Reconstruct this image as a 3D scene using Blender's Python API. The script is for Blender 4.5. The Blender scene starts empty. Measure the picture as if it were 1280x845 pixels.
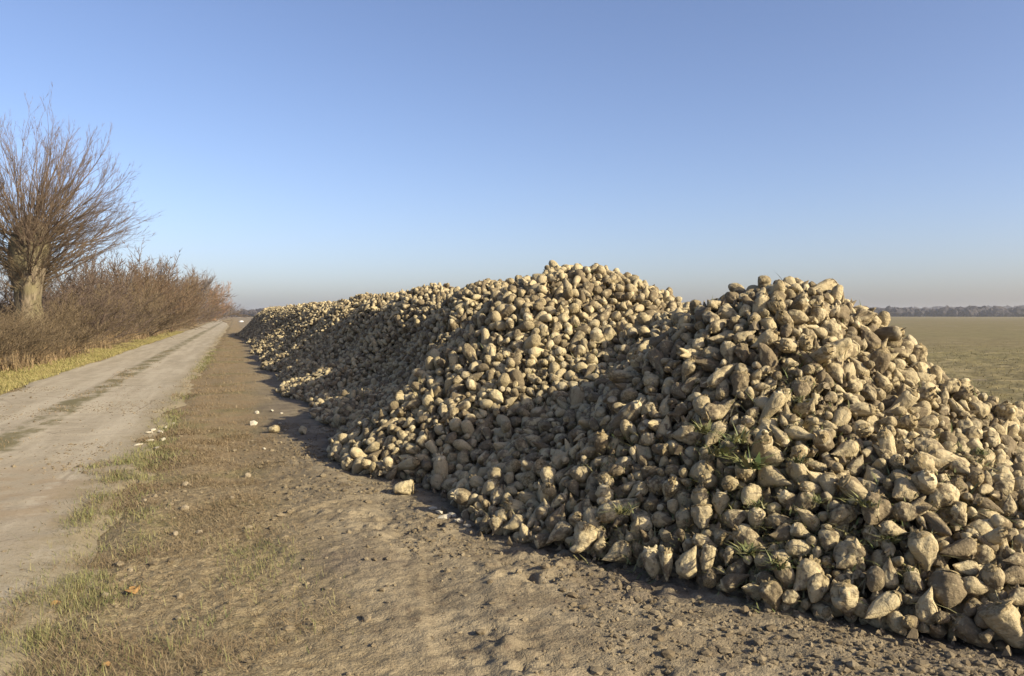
import bpy, math, random
import numpy as np
from mathutils import Vector, Matrix

R = math.radians
rng = np.random.default_rng(11)
random.seed(5)
scene = bpy.context.scene
col = scene.collection

# ------------------------------------------------------------------ noise (numpy value noise)
def _h(i, j, k, s):
    n = (i.astype(np.int64) * 374761393 + j.astype(np.int64) * 668265263 + k.astype(np.int64) * 2147483647 + s * 1274126177) & 0xFFFFFFFF
    n = ((n ^ (n >> 13)) * 1274126177) & 0xFFFFFFFF
    n = (n ^ (n >> 16)) & 0xFFFFFFFF
    return n.astype(np.float64) / 4294967295.0
def vnoise(x, y, z=None, s=0):
    x = np.asarray(x, float); y = np.asarray(y, float)
    z = np.zeros_like(x) if z is None else np.asarray(z, float)
    xi = np.floor(x); yi = np.floor(y); zi = np.floor(z)
    fx = x - xi; fy = y - yi; fz = z - zi
    fx = fx * fx * (3 - 2 * fx); fy = fy * fy * (3 - 2 * fy); fz = fz * fz * (3 - 2 * fz)
    r = 0
    for a in (0, 1):
        for b in (0, 1):
            for c in (0, 1):
                w = (fx if a else 1 - fx) * (fy if b else 1 - fy) * (fz if c else 1 - fz)
                r = r + w * _h(xi + a, yi + b, zi + c, s)
    return r * 2 - 1
def fbm(x, y, z=None, s=0, o=3):
    r = 0; a = 1.0; f = 1.0
    for k in range(o):
        r = r + a * vnoise(np.asarray(x) * f, np.asarray(y) * f, None if z is None else np.asarray(z) * f, s + k * 17)
        a *= .5; f *= 2.03
    return r
def sstep(a, b, x):
    t = np.clip((np.asarray(x, float) - a) / (b - a), 0, 1)
    return t * t * (3 - 2 * t)

# ------------------------------------------------------------------ the beet heap's overall form
CONES = [  # x, y, height, slope, roundness of the top
    (4.14, 5.44, 1.77, 1.04, .55),
    (4.52, 5.28, 1.56, 1.0, .50),
    (4.36, 7.20, 1.64, 1.15, .45),
    (4.05, 3.95, .80, .80, .50),
    (5.45, 4.95, .92, .72, .60),
    (6.30, 4.60, .48, .52, .60),
    (4.10, 9.20, 2.13, .88, .70),
    (4.62, 8.95, 2.00, 1.2, .60),
    (3.10, 6.65, .84, .68, .50),
    (3.30, 9.00, 1.84, 1.08, .45),
    (2.80, 8.75, 1.22, 1.0, .45),
    (4.10, 12.9, 2.16, .82, .60),
    (4.00, 16.6, 2.12, .80, .60),
    (4.05, 20.4, 2.11, .80, .60),
    (3.95, 24.6, 2.08, .77, .60),
    (3.95, 29.0, 2.10, .77, .60),
    (3.75, 34.0, 2.06, .77, .60),
    (3.65, 39.5, 2.10, .82, .60),
    (3.45, 45.5, 2.08, .87, .60),
    (3.10, 52.0, 2.08, .96, .60),
    (2.80, 58.5, 2.06, 1.02, .60),
    (2.50, 64.0, 2.00, 1.02, .60),
    (2.35, 69.0, 1.80, 1.0, .60),
]
def heap_h(X, Y):
    X = np.asarray(X, float); Y = np.asarray(Y, float)
    wx = X + .16 * vnoise(X * .9, Y * .9, s=3); wy = Y + .16 * vnoise(X * .9, Y * .9, s=4)
    acc = 0
    k = 7.0
    for cx, cy, hh, sl, r0 in CONES:
        d = np.sqrt((wx - cx) ** 2 + (wy - cy) ** 2 + r0 * r0) - r0
        acc = acc + np.exp(k * (hh - sl * d))
    # the continuous ridge that the loads merge into
    top = 1.18 + .62 * sstep(11, 17, wy) + .12 * sstep(6.5, 8.5, wy)
    end = sstep(71.5, 66, wy) * sstep(4.6, 7.2, wy)
    d = np.sqrt((wx - 4.1 + 1.6 * sstep(32, 68, wy)) ** 2 + .36) - .6
    acc = acc + np.exp(k * ((top + .7) * end - .7 - (.76 + .24 * sstep(35, 60, wy)) * d))
    h = np.log(acc + 1e-9) / k
    hol = .50 * np.exp(-((wx - 2.45) / .75) ** 2 - ((wy - 13.2) / 2.9) ** 2) + .30 * np.exp(-((wx - 2.3) / .75) ** 2) * sstep(14, 18, wy) * (.6 + .6 * vnoise(wy * .28, wy * 0, s=6)) * sstep(60, 40, wy)
    h = h - hol * sstep(.1, .5, h)      # hollows scooped into the long flank
    u = np.clip(h / 2.15, -.25, 1.1); a = .10 + .30 * sstep(8.5, 11.0, wy)      # steep flanks, flared foot, rounded top
    h = h - 2.15 * a * np.sin(2 * np.pi * u) / (2 * np.pi)
    h = h + .05 * vnoise(X * 1.3, Y * 1.3, s=8) + .03 * vnoise(X * 3.1, Y * 3.1, s=9)
    return h
def heap_n(X, Y, e=.12):
    gx = (heap_h(X + e, Y) - heap_h(X - e, Y)) / (2 * e); gy = (heap_h(X, Y + e) - heap_h(X, Y - e)) / (2 * e)
    n = np.stack([-gx, -gy, np.ones_like(gx)], -1)
    return n / np.linalg.norm(n, axis=-1, keepdims=True)

# ------------------------------------------------------------------ camera
CAM = np.array([0., 0., 1.6]); YAW = R(19.0); PITCH = R(1.69); FPX = 1000.0
cam_d = bpy.data.cameras.new('camera'); cam = bpy.data.objects.new('camera', cam_d); col.objects.link(cam)
cam.location = CAM; cam.rotation_euler = (math.pi / 2 - PITCH, 0, -YAW)
cam_d.sensor_width = 36; cam_d.lens = 36 * FPX / 1280; cam_d.clip_start = .05; cam_d.clip_end = 9000
scene.camera = cam
VF = np.array([math.sin(YAW) * math.cos(PITCH), math.cos(YAW) * math.cos(PITCH), -math.sin(PITCH)])
VR = np.array([math.cos(YAW), -math.sin(YAW), 0.]); VU = np.cross(VR, VF)
def project(P):
    d = np.asarray(P, float) - CAM
    z = d @ VF
    return 640 + FPX * (d @ VR) / z, 422.5 - FPX * (d @ VU) / z, z

# ------------------------------------------------------------------ mesh + object helpers
def mesh_np(name, V, tris=None, quads=None, smooth=True, attrs=None, mats=(), fmat=None):
    V = np.asarray(V, np.float32)
    me = bpy.data.meshes.new(name)
    nt = 0 if tris is None else len(tris); nq = 0 if quads is None else len(quads)
    loops = np.concatenate([np.asarray(a, np.int32).ravel() for a in (tris, quads) if a is not None and len(a)])
    starts = np.concatenate([np.arange(nt) * 3, nt * 3 + np.arange(nq) * 4]).astype(np.int32)
    me.vertices.add(len(V)); me.vertices.foreach_set('co', V.ravel())
    me.loops.add(len(loops)); me.loops.foreach_set('vertex_index', loops)
    me.polygons.add(nt + nq); me.polygons.foreach_set('loop_start', starts)
    if fmat is not None:
        me.polygons.foreach_set('material_index', np.asarray(fmat, np.int32))
    for k, a in (attrs or {}).items():
        at = me.attributes.new(k, 'FLOAT', 'POINT'); at.data.foreach_set('value', np.asarray(a, np.float32))
    me.update(calc_edges=True)
    me.validate()
    me.polygons.foreach_set('use_smooth', np.full(nt + nq, bool(smooth)))
    for m in mats:
        me.materials.append(m)
    return me
def link(name, data, parent=None, loc=(0, 0, 0)):
    o = bpy.data.objects.new(name, data); col.objects.link(o); o.location = loc
    if parent is not None: o.parent = parent
    return o
def tag(o, label=None, cat=None, group=None, kind=None):
    for k, v in (('label', label), ('category', cat), ('group', group), ('kind', kind)):
        if v: o[k] = v
    return o

# ------------------------------------------------------------------ material helper
ALB = .88     # one exposure calibration for every base colour
class Mat:
    def __init__(s, name, rough=.9, spec=.15):
        s.m = bpy.data.materials.new(name); s.m.use_nodes = True
        s.t = s.m.node_tree; s.b = s.t.nodes['Principled BSDF']
        s.b.inputs['Roughness'].default_value = rough; s.b.inputs['Specular IOR Level'].default_value = spec
    def n(s, typ, **kw):
        nd = s.t.nodes.new(typ)
        for k, v in kw.items(): setattr(nd, k, v)
        return nd
    def l(s, a, b): s.t.links.new(a, b)
    def val(s, sock, v):
        if isinstance(v, bpy.types.NodeSocket): s.l(v, sock)
        elif v is not None: sock.default_value = v
    def math(s, op, a, b=None, c=None, clamp=False):
        nd = s.n('ShaderNodeMath', operation=op, use_clamp=clamp); s.val(nd.inputs[0], a); s.val(nd.inputs[1], b); s.val(nd.inputs[2], c)
        return nd.outputs[0]
    def ramp(s, x, a, b, smooth=True):
        nd = s.n('ShaderNodeMapRange'); nd.interpolation_type = 'SMOOTHSTEP' if smooth else 'LINEAR'
        s.val(nd.inputs[0], x); nd.inputs[1].default_value = a; nd.inputs[2].default_value = b
        return nd.outputs[0]
    def noise(s, vec, scale, detail=3, rough=.55, dist=0.):
        nd = s.n('ShaderNodeTexNoise'); s.val(nd.inputs['Vector'], vec); nd.inputs['Scale'].default_value = scale
        nd.inputs['Detail'].default_value = detail; nd.inputs['Roughness'].default_value = rough; nd.inputs['Distortion'].default_value = dist
        return nd.outputs['Fac']
    def mix(s, f, a, b, mode='MIX'):
        nd = s.n('ShaderNodeMix', data_type='RGBA', blend_type=mode)
        s.val(nd.inputs[0], f)
        for i, v in ((6, a), (7, b)):
            if isinstance(v, bpy.types.NodeSocket): s.l(v, nd.inputs[i])
            else: nd.inputs[i].default_value = (*[q * ALB for q in v], 1)
        return nd.outputs[2]
    def scl(s, vec, sc):
        nd = s.n('ShaderNodeMapping'); s.l(vec, nd.inputs[0]); nd.inputs['Scale'].default_value = sc; return nd.outputs[0]
    def pos(s): return s.n('ShaderNodeNewGeometry').outputs['Position']
    def xyz(s, v):
        nd = s.n('ShaderNodeSeparateXYZ'); s.l(v, nd.inputs[0]); return nd.outputs
    def color(s, c):
        if isinstance(c, bpy.types.NodeSocket): s.l(c, s.b.inputs['Base Color'])
        else: s.b.inputs['Base Color'].default_value = (*c, 1)
    def bump(s, h, strength=.5, dist=.01):
        nd = s.n('ShaderNodeBump'); nd.inputs['Strength'].default_value = strength; nd.inputs['Distance'].default_value = dist
        s.val(nd.inputs['Height'], h); s.l(nd.outputs[0], s.b.inputs['Normal'])

# beet skin: tan root skin, dried soil in patches, rings across the root, pale scrapes
def beet_mat(name, tone, island):
    M = Mat(name, .82, .2)
    tc = M.n('ShaderNodeTexCoord').outputs['Object']
    at = M.n('ShaderNodeAttribute', attribute_name='along').outputs['Fac']
    if island:
        rnd = M.n('ShaderNodeNewGeometry').outputs['Random Per Island']; vec = tc
    else:
        rnd = M.n('ShaderNodeObjectInfo').outputs['Random']
        va = M.n('ShaderNodeVectorMath', operation='MULTIPLY_ADD'); M.l(rnd, va.inputs[0]); va.inputs[1].default_value = (7, 13, 5); M.l(tc, va.inputs[2]); vec = va.outputs[0]
    r2 = M.math('FRACT', M.math('MULTIPLY', rnd, 17.31)); r3 = M.math('FRACT', M.math('MULTIPLY', rnd, 91.7))
    big = M.noise(vec, 14, 3, .6); fine = M.noise(vec, 75, 4, .65); mid = M.noise(vec, 34, 4, .6)
    clean = M.mix(r3, (.52, .415, .225), (.43, .345, .195))
    clean = M.mix(M.ramp(fine, .35, .7), clean, M.mix(.5, clean, (.66, .56, .35)))
    soil = M.mix(M.ramp(mid, .3, .7), (.085, .062, .036), (.185, .14, .082))
    if tone == 'mixed': lo = M.math('MULTIPLY_ADD', r2, -.30, .63)
    else: lo = {'pale': .57, 'tan': .49, 'muddy': .38}[tone]
    a = M.math('ADD', M.math('MULTIPLY', big, .6), M.math('MULTIPLY', mid, .4))
    dirt = M.math('MULTIPLY', M.math('SUBTRACT', a, lo), 13.0, clamp=True)
    dirt = M.math('MULTIPLY_ADD', dirt, .8, .08)
    c = M.mix(dirt, clean, soil)
    scr = M.ramp(M.noise(vec, 22, 5, .7, 1.5), .66, .72)
    c = M.mix(M.math('MULTIPLY', scr, .55), c, (.60, .52, .37))
    # rings
    rg = M.n('ShaderNodeTexNoise', noise_dimensions='1D'); M.l(M.math('MULTIPLY_ADD', at, 1.0, M.math('MULTIPLY', big, .12)), rg.inputs['W'])
    rg.inputs['Scale'].default_value = 30; rg.inputs['Detail'].default_value = 2
    ring = M.ramp(rg.outputs['Fac'], .52, .66)
    c = M.mix(M.math('MULTIPLY', ring, .16), c, (.17, .125, .07))
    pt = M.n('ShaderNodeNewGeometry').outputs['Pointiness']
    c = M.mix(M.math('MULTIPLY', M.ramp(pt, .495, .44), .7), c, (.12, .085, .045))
    # topped crown end: grey brown with old leaf scars, greener
    cr = M.ramp(M.math('ADD', at, M.math('MULTIPLY', M.math('SUBTRACT', mid, .5), .14)), .15, .07)
    cutp = M.ramp(M.math('FRACT', M.math('MULTIPLY', rnd, 57.9)), .62, .66)
    crc = M.mix(cutp, M.mix(M.ramp(fine, .4, .6), (.16, .125, .065), (.36, .285, .155)), M.mix(fine, (.50, .42, .25), (.60, .51, .33)))
    c = M.mix(M.math('MULTIPLY', cr, .7), c, crc)
    bv = M.mix(M.math('MULTIPLY', M.math('FRACT', M.math('MULTIPLY', rnd, 43.7)), .35), c, (.13, .10, .06))
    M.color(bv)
    M.bump(M.math('ADD', M.math('ADD', M.math('MULTIPLY', mid, 1.0), M.math('MULTIPLY', fine, .45)), M.math('MULTIPLY', ring, -.10)), .80, .014)
    return M.m
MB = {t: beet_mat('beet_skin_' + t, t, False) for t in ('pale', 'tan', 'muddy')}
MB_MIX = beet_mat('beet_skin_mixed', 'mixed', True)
def simple(name, cols, scale, rough=.9, spec=.1, bump=0, random_island=False, detail=3):
    M = Mat(name, rough, spec); tc = M.n('ShaderNodeTexCoord').outputs['Object']
    nz = M.noise(tc, scale, detail, .6)
    c = M.mix(M.ramp(nz, .3, .7), cols[0], cols[1])
    if random_island:
        rn = M.n('ShaderNodeNewGeometry').outputs['Random Per Island']
        c = M.mix(M.ramp(rn, 0, 1, False), c, cols[2])
    M.color(c)
    if bump: M.bump(nz, .8, bump)
    return M.m
M_CROWN = simple('beet_crown', ((.15, .115, .058), (.36, .28, .155)), 70, bump=.006)
M_CUT = simple('cut_crown', ((.42, .34, .20), (.56, .47, .29)), 40, .8, .15, bump=.004)
M_CORE = simple('heap_soil_shade', ((.035, .026, .016), (.075, .056, .035)), 20, bump=.02)  # soil tone with the shade of the gaps put into its colour
M_LEAF = simple('green_leaf', ((.055, .085, .022), (.10, .13, .035), (.26, .225, .10)), 6, .6, .3, random_island=True)
M_STALK = simple('leaf_stalk', ((.36, .36, .15), (.48, .44, .24)), 9, .7, .2)

# ------------------------------------------------------------------ beet shapes
PROFILES = {
    'round':  ([0, .02, .10, .28, .50, .72, .88, .96, 1], [0, .50, .84, 1.0, .97, .72, .34, .13, 0]),
    'pear':   ([0, .02, .10, .25, .42, .62, .80, .92, 1], [0, .42, .78, 1.0, .93, .62, .32, .14, 0]),
    'long':   ([0, .02, .10, .22, .40, .60, .80, .93, 1], [0, .52, .86, 1.0, .94, .74, .44, .20, 0]),
    'lumpy':  ([0, .02, .10, .28, .48, .66, .82, .93, 1], [0, .46, .80, 1.0, .92, .78, .46, .22, 0]),
    'wedge':  ([0, .015, .05, .2, .45, .7, .9, .97, 1],   [0, .80, .98, 1.0, .92, .74, .52, .30, 0]),
    'forked': ([0, .02, .10, .26, .45, .62, .80, .93, 1], [0, .44, .80, 1.0, .95, .72, .36, .16, 0]),
}
RATIO = {'round': .76, 'pear': .56, 'long': .40, 'lumpy': .62, 'wedge': .62, 'forked': .60}   # natural width / length
def tube_closed(V, nu, nv, off):
    q = []
    for j in range(nv - 1):
        a = off + j * nu; b = a + nu
        for i in range(nu):
            i2 = (i + 1) % nu
            q.append((a + i, b + i, b + i2, a + i2))
    return q
def beet_shape(shape, seed, nu, nv, L=1.0, W=.6):
    """a beet along -Z, crown at +Z; returns verts, quads, along"""
    r = np.random.default_rng(seed)
    P = PROFILES[shape]; lump = {'round': .16, 'pear': .17, 'long': .14, 'lumpy': .30, 'wedge': .20, 'forked': .24}[shape]
    tt = np.linspace(0, 1, nv); tt = .5 - .5 * np.cos(np.pi * tt); tt = .65 * tt + .35 * np.linspace(0, 1, nv)
    rad = np.interp(tt, P[0], P[1])
    rad = np.maximum(rad, .012)
    rad[0] = .004; rad[-1] = .004
    ks = np.convolve(np.pad(rad, 1, 'edge'), [.2, .6, .2], 'valid'); ks[0] = rad[0]; ks[-1] = rad[-1]
    rad = ks
    bend = r.uniform(-.16, .16); ba = r.uniform(0, 6.28); tb = r.uniform(.0, .16); ta = r.uniform(0, 6.28)
    ph = r.uniform(0, 6.28); ell = r.uniform(.86, 1.0); so = r.uniform(0, 90)
    flat = r.uniform(-.25, .25)
    V = []; A = []
    for j, t in enumerate(tt):
        th = np.linspace(0, 2 * np.pi, nu, endpoint=False)
        cx = np.cos(th); sy = np.sin(th)
        n1 = vnoise(cx * 1.3 + so, sy * 1.3 + so, np.full(nu, t * 3.2), 5); n2 = vnoise(cx * 2.9 + so, sy * 2.9, np.full(nu, t * 7.5 + so), 6)
        n3 = vnoise(cx * 6 + so, sy * 6, np.full(nu, t * 15 + so), 7)
        gr = 0
        for g0 in (ph, ph + np.pi + .3):
            dd = (th - g0 - .5 * t + np.pi) % (2 * np.pi) - np.pi
            gr = gr + np.exp(-(dd / .28) ** 2) * (t > .12) * (1 - abs(2 * t - 1)) * .13
        rr = rad[j] * (1 + lump * n1 + lump * .5 * n2 + lump * .26 * n3 - gr) * .5 * W
        z = (.5 - t) * L
        x = rr * cx; y = rr * sy * ell
        if j in (0, nv - 1): x = x * .2; y = y * .2
        z = z + (flat * x if t < .2 else 0) * (1 - t / .2) * 1.2
        z = z + n2 * .012 * L
        bx = bend * math.sin(t * 3.14) * W * .5 + tb * W * max(t - .7, 0) / .3 * math.cos(ta - ba)
        V.append(np.stack([x + bx * math.cos(ba) + tb * W * max(t - .72, 0) / .28 * math.cos(ta), y + bx * math.sin(ba) + tb * W * max(t - .72, 0) / .28 * math.sin(ta), z * np.ones(nu)], -1))
        A.append(np.full(nu, t))
    V = np.concatenate(V); A = np.concatenate(A); Q = tube_closed(V, nu, nv, 0)
    for c in range(int(r.integers(0, 3))):     # bruised and sliced faces
        nn = r.normal(size=3) * [1, 1, .5]; nn /= np.linalg.norm(nn)
        dd = V @ nn; lim = dd.max() * r.uniform(.68, .92)
        V = V - np.outer(np.maximum(dd - lim, 0) * .45, nn)
    if shape == 'forked':
        for k, (sa, ll) in enumerate(((r.uniform(0, 6.28), .55), (r.uniform(0, 6.28), .42))):
            m = max(6, nu // 2); mv = max(5, nv // 2)
            d = np.array([math.cos(sa) * .62, math.sin(sa) * .62, -.62]); d /= np.linalg.norm(d)
            u = np.cross(d, [0, 0, 1]); u /= np.linalg.norm(u); w = np.cross(d, u)
            base = np.array([0, 0, -.02 - .1 * k]) * L
            th = np.linspace(0, 2 * np.pi, m, endpoint=False); vv = []
            for j in range(mv):
                t = j / (mv - 1)
                rr = W * .26 * (1 - t) ** .6 * (1 + .12 * vnoise(np.cos(th) + 9 * k + so, np.sin(th), np.full(m, t * 3), 8)) + .002 * W
                c0 = base + d * t * ll * L + np.array([0, 0, -1]) * t * t * .12 * L
                vv.append(c0 + np.outer(np.cos(th) * rr, u) + np.outer(np.sin(th) * rr, w))
            Q += tube_closed(None, m, mv, len(V)); V = np.concatenate([V] + vv); A = np.concatenate([A, np.repeat(np.linspace(.5, 1, mv), m)])
    return V, np.array(Q), A
def crown_shape(shape, seed, L, W):
    """rough cap over the topped crown, with the stubs of cut leaf stalks"""
    r = np.random.default_rng(seed + 500)
    P = PROFILES[shape]; V = []; nu = 14; nv = 6
    th = np.linspace(0, 2 * np.pi, nu, endpoint=False); V = []
    for j in range(nv):
        t = j / (nv - 1)
        tt_ = .115 * t ** 1.4
        rr = np.interp(tt_, P[0], P[1]) * .5 * W * (1.06 if t < .95 else .96)
        rr = max(rr, .003) * (1 + .16 * vnoise(np.cos(th) * 2.2 + seed, np.sin(th) * 2.2, np.full(nu, t * 3), 9))
        z = (.5 - tt_) * L + .022 * L * (1 - t) + .02 * L * vnoise(np.cos(th) * 3 * t + seed, np.sin(th) * 3 * t, np.full(nu, seed * 1.), 12)
        V.append(np.stack([rr * np.cos(th), rr * np.sin(th) * .94, z], -1))
    V = np.concatenate(V); Q = tube_closed(None, nu, nv, 0)
    for k in range(int(r.integers(3, 7))):
        a = r.uniform(0, 6.28); d0 = r.uniform(.05, .26) * W; h = r.uniform(.05, .13) * L; w = r.uniform(.025, .05) * W * 2
        b = np.array([math.cos(a) * d0, math.sin(a) * d0, .5 * L - .05 * L]); d = np.array([math.cos(a) * .6, math.sin(a) * .6, 1.]); d /= np.linalg.norm(d)
        u = np.cross(d, [0, 1, .1]); u /= np.linalg.norm(u); v2 = np.cross(d, u)
        o = len(V); ring = []
        for (hh, ww) in ((0, 1.3), (.7, .9), (1, .5)):
            for q in range(5):
                ring.append(b + d * (hh * (h + .05 * L)) + (u * math.cos(q * 1.2566) + v2 * math.sin(q * 1.2566) * .5) * w * ww)
        V = np.concatenate([V, np.array(ring)]); Q = Q + tube_closed(None, 5, 3, o) + [(o + 10, o + 11, o + 12, o + 13)]
    return V, np.array(Q)

# ------------------------------------------------------------------ blades (grass, straw, leaves)
def blades(P, az, h, lean, w, curl=.5, bend=0.0):
    """P (n,3) roots; tip leans by `lean` (0 upright .. 1 lying). returns verts, tris, quads"""
    n = len(P)
    d = np.stack([np.cos(az), np.sin(az), np.zeros(n)], -1); s = np.stack([-np.sin(az), np.cos(az), np.zeros(n)], -1)
    up = np.array([0, 0, 1.])
    def pt(t):
        hor = h * (lean * t + curl * lean * t * t * .5); ver = h * t * np.sqrt(np.clip(1 - lean ** 2, .0, 1)) * (1 - .35 * curl * t)
        return P + d * hor[:, None] + up * ver[:, None]
    p1 = pt(.45); p2 = pt(1.0)
    W = (s * w[:, None]) * .5
    V = np.stack([P - W, P + W, p1 - W * .8, p1 + W * .8, p2], 1).reshape(-1, 3)
    b = np.arange(n)[:, None] * 5
    return V, b + np.array([[2, 3, 4]]), b + np.array([[0, 1, 3, 2]])
def join_blades(parts):
    Vs = []; T = []; Q = []; o = 0
    for V, t, q in parts:
        Vs.append(V); T.append(t + o); Q.append(q + o); o += len(V)
    return np.concatenate(Vs), np.concatenate(T), np.concatenate(Q)

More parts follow.
